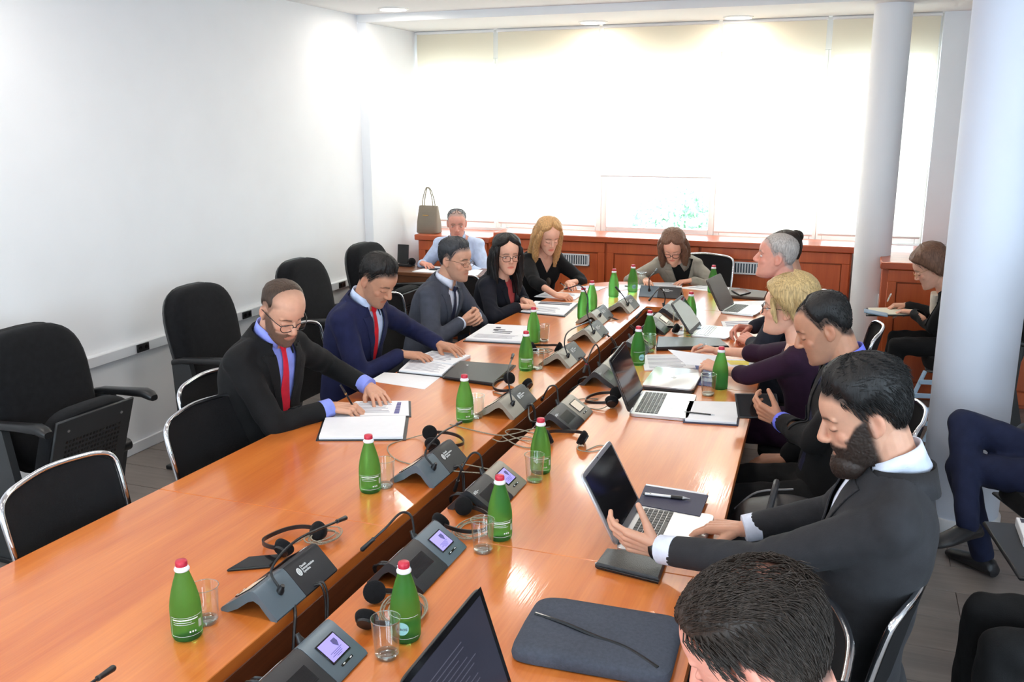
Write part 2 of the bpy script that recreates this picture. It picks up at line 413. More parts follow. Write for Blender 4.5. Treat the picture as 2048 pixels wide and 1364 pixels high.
# roller blinds
blab = ['cream roller blind beside the left wall, above the handbag', 'cream roller blind second from the left wall, behind the blonde woman',
        'shorter cream roller blind ending above the green tree', 'cream roller blind just right of the shorter blind',
        'cream roller blind partly hidden by the slim far column']
zb = [1.04, 1.04, 1.48, 1.03, 1.04]
for i in range(5):
    x0, x1 = BX[i]+.022, BX[i+1]-.022
    t = thing('roller_blind', blab[i], 'blind', ((x0+x1)/2, 7.96, zb[i]), group='roller blinds on the far windows')
    hw = (x1-x0)/2; h = 2.735-zb[i]
    mb = MB(); n = 10; rings = []
    for k in range(n+1):
        z = h*k/n; yy = .004*math.sin(k*1.3+i)
        rings.append([(-hw, yy, z), (hw, yy, z), (hw, yy+.0015, z), (-hw, yy+.0015, z)])
    mb.loft(rings).build('fabric', MT['blind'], t)
    MB().tube([(-hw, 0, .004), (hw, 0, .004)], .009, 8).build('bottom_rail', MT['whitemetal'], t)
    MB().tube([(-hw-.008, 0, h-.01), (hw+.008, 0, h-.01)], .014, 10).build('roller', MT['whitemetal'], t)
# wooden window bench with sill
def bench(name, x0, x1, yf, yb, ztop, panels, side=None):
    mb = MB().box(((x0+x1)/2, (yf+yb)/2+.012, (ztop-.05)/2), (x1-x0, yb-yf-.024, ztop-.05), .002)
    o = mb.build(name, MT['panel']); o['kind'] = 'structure'
    MB().box(((x0+x1)/2, (yf+yb)/2-.01, ztop-.025), (x1-x0+.03, yb-yf+.04, .05), .006).build('sill', MT['paneldark'], o)
    for (a, b) in panels:
        f = MB(); y = yf+.004
        for (c0, c1, z0, z1) in ((a, b, ztop-.14, ztop-.055), (a, b, .03, .12), (a, a+.06, .12, ztop-.14), (b-.06, b, .12, ztop-.14)):
            f.box(((c0+c1)/2, y, (z0+z1)/2), (c1-c0, .016, z1-z0), .003)
        f.build('panel_frame', MT['panel'], o)
        MB().box(((a+b)/2, y+.006, (ztop-.02)/2), (b-a-.13, .006, ztop-.28), .002).build('panel', MT['panel'], o)
    return o
bench('trim_1', -3.0, -.01, 7.66, 8.05, .99, [(-2.98, -2.0), (-1.98, -1.2), (-1.18, -.02)])
bench('trim_2', -3.72, -3.02, 7.54, 8.05, .955, [(-3.70, -3.04)])
bench('trim_3', .20, 1.9, 6.95, 7.9, .985, [(.24, .9), (.92, 1.88)])
bench('trim_4', .06, .19, 7.5, 8.04, .985, [])
# radiator grilles let into the bench
for (x0, x1, lb) in ((-2.40, -2.13, 'white slatted radiator grille beside the blonde woman'), (-1.08, -.62, 'wide white slatted radiator grille right of the chairwoman')):
    t = thing('radiator_grille', lb, 'grille', ((x0+x1)/2, 7.645, .73), group='grilles in the window bench')
    W = x1-x0; f = MB()
    f.box((0, 0, .095), (W, .014, .012), .002).box((0, 0, .006), (W, .014, .012), .002)
    f.box((-W/2+.006, 0, .05), (.012, .014, .1), .002).box((W/2-.006, 0, .05), (.012, .014, .1), .002); f.build('frame', MT['trunk'], t)
    MB().box((0, .012, .05), (W-.01, .004, .09)).build('backing', MT['unitgrey'], t)
    n = int(W/.022)
    sl = MB().box((0, 0, 0), (.009, .012, .08), .001).mesh('slat'); sl.materials.append(MT['trunk'])
    for i in range(n):
        o = bpy.data.objects.new('slat', sl); COL.objects.link(o); o.parent = t; o.location = (-W/2+.02+i*(W-.04)/(n-1), 0, .05)
# columns
MT['columntint'] = mat('daylight_blue_tint', (.74, .80, .92), .6, var=.015, vscale=3)  # white column with the cool daylight cast mixed into its colour
def column(name, c, r, label, m='wall'):
    t = thing(name, label, 'column', (*c, 0))
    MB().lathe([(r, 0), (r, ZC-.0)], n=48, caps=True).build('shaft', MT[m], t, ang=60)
    MB().lathe([(r+.012, 0), (r+.012, .075), (r+.006, .08)], n=48).build('base_ring', MT['trunk'], t, ang=60)
column('round_column', (.585, 4.76), .178, 'thick round daylight-tinted white column in front of the woman writing', 'columntint')
column('round_column', (.13, 7.32), .128, 'slim round white column against the far windows')
# cable trunking on the left wall
tr = MB().box((XL+.022, (YB+6.98)/2, .64), (.044, 6.98-YB, .062), .004).build('trim_5', MT['trunk']); tr['kind'] = 'structure'
for (px, py) in ((285, 690), (493, 622), (684, 567)):
    p = atX(px, py, XL+.045); s = MB().box((XL+.047, p[1], .64), (.008, .10, .048), .002).build('socket_plate', MT['blackplastic'], tr)
    for dy in (-.024, .024):
        MB().tube([(XL+.049, p[1]+dy, .64), (XL+.0525, p[1]+dy, .64)], .013, 12).build('socket', MT['blackgloss'], s)
# wall light switch by the far column
MB().box((.1985, 7.2, .66), (.012, .07, .10), .003).build('socket_plate', MT['trunk'], bpy.data.objects['trim_3'])
# ceiling downlights: three in view, the unseen rest added for room light and glare
dl = [(-3.49, 6.76, ZC, 'round downlight above the corner of the left wall'), (-2.15, 7.7, ZC-.06, 'round downlight over the second blind, left of two by the windows'),
      (-.99, 7.76, ZC-.06, 'round downlight over the fourth blind, right of two by the windows')]
for (a, b, c, lb) in dl + [(X, Y, ZC, None) for X in (-2.08, -.98) for Y in (5.7, 3.65, 1.6, -.4)] + [(X, Y, ZC, None) for X in (-3.3, 1.1) for Y in (3.2, .6)]:
    row = {5.7: 'first', 3.65: 'second', 1.6: 'third', -.4: 'fourth', 3.2: 'nearer', .6: 'farther'}.get(b)
    plc = {-2.08: 'above the left half of the table', -.98: 'above the right half of the table', -3.3: 'beside the left wall', 1.1: 'above the aisle on the right'}.get(a)
    t = thing('ceiling_downlight', lb or 'unseen round recessed downlight %s, %s from the windows' % (plc, row), 'ceiling light', (a, b, c), group='recessed downlights')
    MB().lathe([(.118, 0), (.118, -.006), (.104, -.012), (.098, -.004), (.098, 0)], n=32).build('rim', MT['whitemetal'], t)
    MB().lathe([(.1, -.002), (.1, -.006), (.02, -.007)], n=32).build('diffuser', MT['lampglow'], t)
    l = bpy.data.lights.new('downlight', 'AREA'); l.shape = 'DISK'; l.size = .18; l.energy = 5; l.color = (1, .93, .84)
    lo = bpy.data.objects.new('downlight_lamp', l); COL.objects.link(lo); lo.parent = t; lo.location = (0, 0, -.016)
# outside: paving far below and a tree
g = MB().box((0, 40, -4.1), (160, 60, .2)).build('ground', MT['ground']); g['kind'] = 'structure'
tt = thing('tree', 'green leafy tree outside, seen below the short blind', 'tree', (-3.25, 15.5, -4))
MB().tube(spline([(0, 0, 0), (.1, 0, 2), (0, .1, 3.6)]), [.2]*9+[.16]*7+[.1], 10).build('trunk', MT['bark'], tt)
lf = MB(); q = rng.normal(size=(5200, 3)); q /= np.linalg.norm(q, axis=1)[:, None]; q *= (rng.random(5200)**.4)[:, None]*V(.95, .9, 1.0)
q += V(.45, 0, 3.95)
for p in q:
    d = nrm(rng.normal(size=3)); e = nrm(np.cross(d, rng.normal(size=3))); s = .07
    lf.add([p-d*s, p+e*s*.5, p+d*s, p-e*s*.5], [(0, 1, 2, 3)])
o = lf.build('crown', MT['leaf'], tt, fix=False); o['kind'] = 'stuff'

# ================================================================ conference table
CX = -1.208
def hw(Y): return .93 - .038*(max(Y, .2)-1.9)
Y0, YE = .25, 6.92
table = thing('conference_table', 'long boat-shaped cherry wood conference table with a cable gap', 'table', (CX, 3.6, 0))
def outer(y0, y1, sgn, n=6): return [(CX+sgn*hw(y0+(y1-y0)*i/n), y0+(y1-y0)*i/n) for i in range(n+1)]
def top_panel(poly):
    P = np.array(poly)-(CX, 3.6); mb = MB(); zt = TZ; th = .034
    c = P.mean(0)
    def inset(d): 
        q = P-c; return c + q*(1-d/np.maximum(np.linalg.norm(q, axis=1), .05))[:, None]
    rings = [np.c_[P, np.full(len(P), zt-th)], np.c_[P, np.full(len(P), zt-.002)], np.c_[inset(.0025), np.full(len(P), zt)]]
    return mb.loft(rings).build('table_top', MT['table'], table, ang=30)
ys = [Y0, 2.308, 4.16, 5.96]
for i in range(3):
    a, b = ys[i]+.0006, ys[i+1]-.0006
    top_panel([(-1.262, b), (-1.262, a)] + outer(a, b, -1))
    top_panel([(-1.155, a), (-1.155, b)] + outer(a, b, 1)[::-1])
e = [(CX-hw(5.962), 5.962)]
hE = hw(6.2); R0 = .62
for i in range(13):
    a = math.pi + (-math.pi/2)*i/12
    e.append((CX-hE+R0+R0*math.cos(a), YE-R0*.85+R0*.85*math.sin(a)))
e += [(2*CX-p[0], p[1]) for p in e[::-1]]
top_panel(e)
def tb(c, d, name, m, b=.003): return MB().box(V(c)-V(CX, 3.6, 0), d, b).build(name, m, table)
tb((-1.2705, (Y0+5.96)/2, .66), (.018, 5.96-Y0, .112), 'inner_apron', MT['tableshade'])
tb((-1.1465, (Y0+5.96)/2, .66), (.018, 5.96-Y0, .112), 'inner_apron', MT['tableshade'])
tb((-1.208, 5.97, .66), (.11, .018, .112), 'gap_end_board', MT['tableshade'])
for Yq in (.7, 2.31, 4.16, 5.9):
    for sx in (-1, 1):
        tb((CX+sx*.42, Yq, .36), (.50, .05, .71), 'leg', MT['tableshade'], .006)
        tb((CX+sx*.42, Yq, .02), (.56, .09, .04), 'foot', MT['blackplastic'], .006)
tb((CX, 3.3, .5), (.075, 5.0, .012), 'cable_tray', MT['blackplastic'])
for sx in (-1, 1): tb((CX+sx*.036, 3.3, .53), (.004, 5.0, .06), 'cable_tray_side', MT['blackplastic'], 0)
for sx in (-1, 1): tb((CX+sx*.60, 3.3, .52), (.018, 5.0, .36), 'modesty_panel', MT['tableshade'])

# ================================================================ chairs
def alphablack():
    m = mat('black_mesh_fabric', (.008, .008, .009), .8, var=.2, vscale=300, bump=.2, bscale=700, spec=.25); m.node_tree.nodes['Principled BSDF'].inputs['Alpha'].default_value = .93
    return m
MT['meshback'] = alphablack()
def conf_chair(label, loc, rz):
    t = thing('conference_chair', label, 'chair', loc, rz, 'chrome framed conference chairs')
    # seat
    rings = []
    for z, s in ((.425, .93), (.432, 1.0), (.462, 1.0), (.475, .93)):
        a = np.linspace(0, 2*np.pi, 28, endpoint=False)
        e = 3.5; c, d = np.cos(a), np.sin(a)
        rings.append(np.stack([.225*s*np.sign(c)*abs(c)**(2/e), .215*s*np.sign(d)*abs(d)**(2/e), np.full(28, z)], 1))
    MB().loft(rings).build('seat', MT['blackfabric'], t)
    # backrest outline (x, height) on a gently reclined curved plane
    def back(x, z): return V(x, -.205-.085*((z-.5)/.43)**1.3 if z > .5 else -.205, z) + V(0, -.045*(1-(x/.235)**2)*min(1, max(0, (z-.45)/.2)), 0)
    out = [(-.222, .50), (-.229, .60), (-.235, .72), (-.237, .815), (-.229, .862), (-.195, .884), (-.13, .893), (0, .900)]
    out = out + [(-x, z) for x, z in out[-2::-1]]
    path = spline([back(x, z) for x, z in out], 4)
    MB().tube(np.concatenate([[V(-.21, -.19, .44)], path, [V(.21, -.19, .44)]]), .0095, 10).build('back_frame', MT['chrome'], t)
    mb = MB(); rows = []
    for k in range(9):
        f = k/8
        row = []
        for j in range(13):
            x = -.226 + .452*j/12
            zt = .893-.035*max(0, (abs(x)-.15)/.07)**2
            row.append(back(x, .51+(zt-.51)*f))
        rows.append(row)
    front = np.array(rows); bk = front + V(0, -.008, 0)
    rings = [np.concatenate([front[k], bk[k][::-1]]) for k in range(9)]
    mb.loft(rings).build('backrest', MT['meshback'], t)
    for sx in (-1, 1):
        for (y0, y1) in ((.17, .21), (-.18, -.23)):
            MB().tube([(sx*.215, y0, .44), (sx*.222, (y0+y1)/2, .25), (sx*.23, y1, .008)], .0115, 10).build('leg', MT['chrome'], t)
        MB().tube([(sx*.212, .18, .425), (sx*.212, -.19, .425)], .0115, 10).build('side_rail', MT['chrome'], t)
    MB().tube([(-.21, -.19, .425), (.21, -.19, .425)], .0115, 10).build('cross_rail', MT['chrome'], t)
    return t
def aud_chair(label, loc, rz, folded=True):
    t = thing('auditorium_chair', label, 'chair', loc, rz, 'black high-backed folding auditorium chairs')
    tilt = rad(14); R = Rx(tilt)      # back leans toward -y
    def rr(w, h, n=36, e=3.2):
        a = np.linspace(0, 2*np.pi, n, endpoint=False); c, s = np.cos(a), np.sin(a)
        return np.stack([w*np.sign(c)*abs(c)**(2/e), np.zeros(n), h*np.sign(s)*abs(s)**(2/e)], 1)
    Rb = Rx(tilt)
    def put(rings, base): return [(r @ Rb.T)+V(base) for r in rings]
    # cushion: rings going forward (+y)
    cr = []
    for y, s, bul in ((-.03, 1.0, 0), (.01, 1.0, 0), (.04, .97, 0), (.055, .90, 0), (.062, .75, 0), (.066, .4, 0)):
        q = rr(.265*s, .335*s); q[:, 1] = y + (.018*np.sin((q[:, 2]/.335)*2.2) if y > 0 else 0); cr.append(q)
    MB().loft(put(cr, (0, -.20, .70))).build('backrest', MT['blackfabric'], t)
    sh = []
    for y, s in ((-.055, .93), (-.05, .99), (-.028, 1.02)):
        q = rr(.268*s, .34*s); q[:, 1] = y; sh.append(q)
    MB().loft(put(sh, (0, -.20, .70))).build('back_shell', MT['darkgrey'], t)
    # seat
    if folded: Rs, c = Rx(rad(71)), V(0, .035, .49)
    else: Rs, c = Rx(rad(4)), V(0, .10, .43)
    sr = []
    for z, s in ((.045, .86), (.04, .95), (.0, 1.0), (-.025, 1.0), (-.035, .97)):
        a = np.linspace(0, 2*np.pi, 36, endpoint=False); cc, ss = np.cos(a), np.sin(a); e = 4
        sr.append(np.stack([.235*s*np.sign(cc)*abs(cc)**(2/e), .225*s*np.sign(ss)*abs(ss)**(2/e), np.full(36, z)], 1))
    seat = MB().loft([(r @ Rs.T)+c for r in sr]).build('seat', MT['blackfabric'], t)
    pan = MB().box(c+Rs @ V(0, 0, -.04), (.44, .42, .014), .005, Rs).build('seat_pan', MT['darkgrey'], t)
    hp = MB()
    for i in range(17):
        for j in range(9):
            p = c+Rs @ V(-.15+.3*i/16, -.11+.2*j/8, -.0478); hp.box(p, (.010, .012, .002), 0, Rs)
    o = hp.build('perforation', MT['blackgloss'], pan); o['kind'] = 'stuff'
    for sx in (-.15, .15): MB().tube([c+Rs @ V(sx, .15, -.046), c+Rs @ V(sx, .15, -.050)], .007, 10).build('screw', MT['steel'], pan)
    # side frames and arm rests
    for sx in (-1, 1):
        x = sx*.30
        poly = [(-.27, .02), (-.13, .02), (-.03, .38), (-.08, .64), (-.20, .64), (-.19, .36)]
        MB().prism(poly, 0, x-.018, x+.018).build('side_frame', MT['darkgrey'], t)
        MB().box((x, -.17, .012), (.06, .26, .024), .004).build('foot', MT['blackplastic'], t)
        MB().tube([(x-sx*.02, .01, .40), (x-sx*.07, .01, .40)], .03, 12).build('hinge', MT['blackplastic'], t)
        rings = []
        for y, wd, z0, th in ((-.20, .022, .640, .035), (-.14, .026, .655, .034), (-.04, .028, .662, .034), (.06, .030, .668, .040), (.13, .031, .672, .044), (.17, .029, .662, .042), (.19, .022, .652, .028)):
            a = np.linspace(0, 2*np.pi, 14, endpoint=False); e = 3
            cc, ss = np.cos(a), np.sin(a)
            rings.append(np.stack([x+wd*np.sign(cc)*abs(cc)**(2/e), np.full(14, y), z0+th/2*np.sign(ss)*abs(ss)**(2/e)], 1))
        MB().loft(rings).build('armrest', MT['blackplastic'], t)
    return t
H90 = math.pi/2
aud_chair('empty auditorium chair nearest the camera along the left wall, seat folded up', (-3.32, 3.12, 0), -H90-.06)
aud_chair('empty auditorium chair by the wall behind the man in black suit', (-3.32, 4.33, 0), -H90)
aud_chair('auditorium chair by the wall behind the man in navy suit', (-3.32, 5.42, 0), -H90)
aud_chair('auditorium chair by the wall, its top just behind the navy-suited man\'s head', (-3.32, 6.33, 0), -H90)
CH = {}
for nm, lb, loc, rz in [
    ('e1', 'empty chrome framed chair nearest the camera on the left of the table', (-1.98, 2.05, 0), -H90+.05),
    ('e2', 'empty chrome framed chair between the nearest chair and the man in black suit', (-1.99, 2.75, 0), -H90+.02),
    ('p1', 'chrome framed chair under the man in black suit writing', (-2.24, 3.12, 0), -H90),
    ('p2', 'chrome framed chair under the man in navy suit', (-2.45, 4.05, 0), -H90),
    ('p3', 'chrome framed chair under the man in grey suit with clasped hands', (-2.42, 4.98, 0), -H90),
    ('p4', 'chrome framed chair under the dark-haired woman in glasses', (-2.28, 5.70, 0), -H90-.25),
    ('p5', 'chrome framed chair under the blonde woman in black', (-2.28, 6.66, 0), -H90-.5),
    ('p7', 'chrome framed chair under the woman in grey blazer at the table end', (-1.13, 7.22, 0), math.pi),
    ('p8', 'chrome framed chair under the dark-haired woman hidden behind the white-haired man', (-.42, 5.95, 0), H90+.2),
    ('p9', 'chrome framed chair under the white-haired man', (-.15, 5.10, 0), H90),
    ('p10', 'chrome framed chair under the blonde woman in purple', (-.14, 4.36, 0), H90),
    ('p11', 'chrome framed chair under the man holding a phone case', (-.03, 3.60, 0), H90),
    ('bp', 'chrome framed chair holding the black backpack', (-.10, 2.98, 0), H90),
    ('p12', 'chrome framed chair under the bearded man at the silver laptop', (-.10, 2.28, 0), H90-.12),
    ('e3', 'empty chrome framed chair between the bearded man and the foreground man', (-.27, 1.83, 0), H90+.08),
    ('p13', 'chrome framed chair under the foreground man seen from behind', (-.10, 1.22, 0), H90-.05)]:
    CH[nm] = conf_chair(lb, loc, rz)
# ================================================================ conference units
UW, UD, UH = .285, .160, .072
def unit_profile():
    o = [(-.083, .0), (-.085, .006), (-.028, UH-.006), (-.018, UH), (-.006, UH-.003), (.078, .012), (.083, .005), (.080, 0)]
    i = [(.062, 0), (.03, .016), (-.002, .040), (-.018, .046), (-.034, .038), (-.050, .018), (-.066, 0)]
    return o + i
TEXT = {}
for s in ('Danish', 'Interpretation', 'Systems'): TEXT[s] = text_mesh(s, .0105)
FRONT_N = nrm(V(0, UH-.015, .084)); REAR_N = nrm(V(0, -(UH-.012), .057))
def frame_front(x, s): # s 0 bottom .. 1 top on the sloped front face
    a, b = V(x, .078, .012), V(x, -.006, UH-.003); return a+(b-a)*s
def frame_rear(x, s):
    a, b = V(x, -.085, .006), V(x, -.028, UH-.006); return a+(b-a)*s
def on_face(me, R, t):
    m = me.copy(); setv(m, mv(m) @ np.asarray(R).T + np.asarray(t)); return m
# bases: columns = text x, text y, normal
FB = np.stack([V(-1, 0, 0), nrm(V(0, -.084, UH-.015)), FRONT_N], 1)   # readable from the front (user side)
RB = np.stack([V(1, 0, 0), nrm(V(0, .057, UH-.012)), REAR_N], 1)      # readable from behind
def delegate_unit(label, loc, rz, tone, screen, mic, cable=None):
    t = thing('microphone_unit', label, 'conference unit', loc, rz, 'delegate microphone units along the cable gap')
    p = unit_profile(); c0 = -.012
    MB().prism(p, 0, -UW/2, c0-.0008).build('housing', tone, t, ang=35)
    MB().prism(p, 0, c0+.0008, UW/2).build('speaker_housing', MT['unitdark'], t, ang=35)
    # screen with bezel
    sc, sy_ = -.078, .56
    cen = frame_front(sc, sy_)
    bz = MB().box((0, 0, 0), (.074, .058, .003), .001, None).xf(FB, cen+FRONT_N*.001).build('bezel', MT['blackgloss'], t)
    d = MB().box((0, 0, 0), (.066, .050, .002), 0).xf(FB, cen+FRONT_N*.0022).build('display', screen, bz)
    if screen is MT['screen']:
        sh = MB().prism([(-.0075, .016), (.0075, .016), (.0085, .006), (0, -.006), (-.0085, .006)], 2, 0, .0006)
        sh.xf(None, (.015, .0, 0)).xf(FB, cen+FRONT_N*.0033).build('shield_emblem', MT['lcdink'], bz)
        ln = MB()
        for i, (l, ox) in enumerate(((.044, 0), (.03, .0), (.038, -.004), (.02, 0))): ln.box((ox, -.008-.004*i, 0), (l, .0013, .0005))
        ln.xf(FB, cen+FRONT_N*.0034).build('screen_text', MT['lcdink'], bz)
    cb = frame_front(sc, .14)
    MB().box((0, 0, 0), (.046, .006, .003), .001).xf(FB, cb+FRONT_N*.001).build('button_bar', MT['blackgloss'], t)
    for sx in (-1, 1): MB().box((sx*.014, 0, .002), (.007, .0025, .001)).xf(FB, cb+FRONT_N*.001).build('button', MT['whiteprint'], t)
    # speaker slots on the dark half of the front
    sp = MB()
    for i in range(22): sp.box((0, -.022+.0021*i, 0), (.105, .0009, .0012))
    o = sp.xf(FB, frame_front(.068, .52)+FRONT_N*.0003).build('speaker_grille', MT['blackgloss'], t); o['kind'] = 'stuff'
    # emblem with lettering: rear face of dark half, and small on the front
    def emblem(B, pos, k):
        e = MB().lathe([(.0105, 0), (.0105, .0006)], n=24); e.xf(np.diag([.85*k, 1.15*k, 1])); 
        em = e.xf(B, pos).build('emblem', MT['whiteprint'], t)
        st = MB()
        for i in range(5): st.box((0, (-.0075+.0037*i), .0009), (.013-.0022*abs(i-2), .0009, .0004))
        st.xf(np.diag([k, k, 1])).xf(B, pos).build('emblem_stripes', MT['unitdark'], em)
        for i, s in enumerate(('Danish', 'Interpretation', 'Systems')):
            me = on_face(TEXT[s], B @ np.diag([k, k, 1]), pos+B @ V(.0125*k, (.0065-.0085*i)*k, .0006))
            mesh_obj('lettering', me, MT['whiteprint'], em, fix=False)
    emblem(RB, frame_rear(.022, .72)+REAR_N*.0004, .95)
    emblem(FB, frame_front(.132, .86)+FRONT_N*.0004, .42)
    # gooseneck microphone
    R = Rz(-rz)
    b0 = frame_rear(-.075, .62)
    MB().lathe([(.010, -.004), (.010, .006), (.007, .012), (.0055, .022)], n=14).xf(Rx(rad(28)), b0).build('microphone_socket', MT['blackplastic'], t)
    if mic is not None:
        pts = [b0+V(0, 0, .008)] + [R @ (V(q)-V(loc)) for q in mic]
        pa = spline(pts, 7); L = np.r_[0, np.cumsum(np.linalg.norm(np.diff(pa, axis=0), axis=1))]
        g = MB().tube(pa, [.0036]*len(pa), 8).build('gooseneck', MT['blackplastic'], t)
        e, dd = pa[-1], nrm(pa[-1]-pa[-3])
        MB().cap2(e-dd*.002, e+dd*.040, .0055, .0072, 12).build('microphone_head', MT['blackplastic'], t)
        MB().tube([e-dd*.006, e-dd*.002], .0062, 12).build('ring', MT['capred'] if label.find('fifth') >= 0 else MT['darkgrey'], g)
    if cable is not None:
        cc = MB()
        for o_ in (-.006, .006):
            pts = [V(.04+o_, -.078, .012), V(.045+o_, -.10, .01)] + [R @ (V(q)-V(loc)) + V(o_, 0, o_) for q in cable]
            cc.tube(spline(pts, 6), .0032, 6)
        cc.build('cable', MT['blackplastic'], t)
    return t
LX, RX_ = -1.342, -1.062
ug, ub = MT['unitgrey'], MT['unitbeige']
def mic_away(Yc, s=1.0): # leans up and away along the table
    return [V(LX+.02, Yc-.06, TZ+.10), V(LX+.015, Yc+.06, TZ+.155), V(LX+.005, Yc+.30*s, TZ+.155+.0*s)]
def mic_tip(x, y, X): return atX(x, y, X)
def gapc(Yc): return [V(-1.225, Yc+.03, TZ-.05), V(-1.20, Yc-.05, TZ-.16), V(-1.205, Yc-.2, TZ-.22)]
Lspec = [(.95, LX, ug, [V(LX+.02, .90, TZ+.10), V(LX+.015, 1.0, TZ+.14), V(LX-.01, 1.255, TZ+.115)], 'microphone unit at the bottom left, mostly out of frame, only its microphone showing'),
  (1.862, LX, ug, [V(LX+.02, 1.80, TZ+.095), V(LX+.03, 1.90, TZ+.13), atX(676, 1042, -1.31)], 'microphone unit beside the phone in front of the nearest green bottle, left row'),
  (2.772, LX, ug, [V(LX+.02, 2.70, TZ+.095), V(LX+.03, 2.80, TZ+.13), atX(915, 848, -1.33)], 'microphone unit beside the headset in front of the white paper folder, second in left row'),
  (3.548, LX, ub, [V(LX+.03, 3.49, TZ+.12), V(LX+.02, 3.50, TZ+.17), atX(1024, 716, -1.36)], 'microphone unit with upright microphone beside the black leather folio, left row'),
  (4.405, LX-.02, ub, [V(LX+.01, 4.34, TZ+.11), V(LX+.01, 4.42, TZ+.155), atX(1178, 643, -1.36)], 'microphone unit beside the coiled headset, fourth in left row'),
  (4.965, LX-.04, ub, [V(LX-.03, 4.90, TZ+.15), V(LX-.035, 4.92, TZ+.235), V(LX-.08, 4.93, TZ+.30), atX(1137, 576, -1.52)], 'microphone unit with a long arched microphone, fifth in left row'),
  (5.43, LX-.13, ub, None, 'microphone unit behind the arched microphone, sixth in left row'),
  (5.82, LX-.05, ub, [V(LX-.03, 5.77, TZ+.09), V(LX-.06, 5.78, TZ+.12)], 'last microphone unit of the left row, near the table end')]
for (Yc, X, tone, mic, lb) in Lspec:
    delegate_unit(lb, (X, Yc, TZ), H90, tone, MT['screencream'], mic, gapc(Yc) if Yc < 5.5 else None)
Rspec = [(1.53, ug, MT['screen'], None, 'microphone unit with lilac screen nearest the camera, right row'),
  (2.112, ug, MT['screen'], [V(RX_-.06, 2.19, TZ+.105), V(RX_-.085, 2.175, TZ+.118), V(-1.165, 2.12, TZ+.095), atX(745, 1080, -1.20)], 'microphone unit with lilac screen beside an empty glass, second in right row'),
  (2.632, ub, MT['screen'], [V(RX_-.06, 2.71, TZ+.105), V(RX_-.085, 2.70, TZ+.115), V(-1.165, 2.66, TZ+.08), atX(915, 963, -1.19)], 'microphone unit with pale lilac screen, third in right row behind a green bottle'),
  (3.47, ub, MT['screencream'], [V(RX_-.06, 3.55, TZ+.115), V(RX_-.085, 3.54, TZ+.12), V(-1.16, 3.53, TZ+.10), atX(1086, 795, -1.20)], 'microphone unit beside the folded headset, fourth in right row'),
  (4.135, ub, MT['screencream'], [V(RX_-.055, 4.21, TZ+.12), V(RX_-.07, 4.20, TZ+.15), V(-1.145, 4.16, TZ+.12), V(-1.15, 4.10, TZ+.07)], 'microphone unit behind the open grey laptop, fifth in right row'),
  (4.775, ub, MT['screencream'], None, 'microphone unit left of two green bottles, sixth in right row'),
  (5.30, ub, MT['screencream'], [V(RX_-.05, 5.38, TZ+.10), V(RX_-.09, 5.37, TZ+.10), V(-1.17, 5.36, TZ+.08)], 'microphone unit behind a green bottle, seventh in right row'),
  (5.72, ub, MT['screencream'], [V(RX_-.05, 5.80, TZ+.11), V(RX_-.08, 5.78, TZ+.16), V(-1.17, 5.68, TZ+.12)], 'last microphone unit of the right row, by the table end')]
for (Yc, tone, scr, mic, lb) in Rspec:
    delegate_unit(lb, (RX_, Yc, TZ), -H90, tone, scr, mic, [V(-1.19, Yc-.02, TZ-.03), V(-1.205, Yc+.1, TZ-.18)])
delegate_unit('blue-grey microphone unit at the table end in front of the woman in grey blazer', (-1.245, 6.36, TZ), 0, ug, MT['screencream'],
    [V(-1.32, 6.30, TZ+.13), atY(1310, 543, 6.40)], None)

# ================================================================ bottles and glasses
PROF = [(.027, 0), (.0325, .003), (.0355, .010), (.0365, .022), (.0365, .070), (.0355, .088), (.0330, .106), (.0285, .126), (.0235, .144), (.0190, .158), (.0160, .168), (.0150, .174)]
def prof_r(z): return float(np.interp(z, [p[1] for p in PROF], [p[0] for p in PROF]))
def patch(mb, a0, a1, z0, z1, n=6, off=.0005):
    rows = []
    for z in (z0, z1): rows.append([((prof_r(z)+off)*math.cos(a0+(a1-a0)*i/n), (prof_r(z)+off)*math.sin(a0+(a1-a0)*i/n), z) for i in range(n+1)])
    vs = rows[0]+rows[1]; mb.add(vs, [(i, i+1, i+n+2, i+n+1) for i in range(n)])
bottle_me = MB().lathe(PROF, n=28).mesh('body')
wat = MB().lathe([(max(r-.004, .01), z+.004 if z < .01 else z) for r, z in PROF if z < .08], n=20).mesh('water')
cap_me = MB().lathe([(.0135, .182), (.0140, .184), (.0140, .1945), (.0125, .198), (.004, .1992)], n=20).mesh('cap')
ring_me = MB().lathe([(.0150, .172), (.0176, .174), (.0180, .178), (.0160, .1805), (.0146, .185)], n=22).mesh('cap_ring')
pb = MB()
for z in (.018, .066): patch(pb, -1.15, 1.15, z, z+.0009, 12)
for a in (-1.15, 1.15): patch(pb, a, a+.025, .018, .066, 1)
patch(pb, -.95, .75, .0595, .0625, 10); patch(pb, -.9, .3, .0540, .0552, 10); patch(pb, -.9, .5, .0490, .0500, 10)
for i in range(3): patch(pb, .12+.17*i, .12+.17*i+.1, .027, .0315, 2)
for i in range(9): patch(pb, .78+.03*i, .78+.03*i+.017, .034, .054, 1)
back_print = pb.mesh('label_print')
pf = MB()
for z in (.018, .072): patch(pf, -1.2, 1.2, z, z+.0009, 12)
fr_print = pf.mesh('label_print')
er = MB(); rows = []
for k in range(2):
    pass
disk = [(0, 0)] + [(math.cos(a)*.0165, math.sin(a)*.0165) for a in np.linspace(0, 2*np.pi, 24, endpoint=False)]
rr_ = prof_r(.045)+.0009
dv = [(rr_*math.cos(x/rr_), rr_*math.sin(x/rr_), .045+y) for x, y in disk]
er.add(dv, [(0, 1+i, 1+(i+1) % 24) for i in range(24)]); badge_me = er.mesh('round_badge')
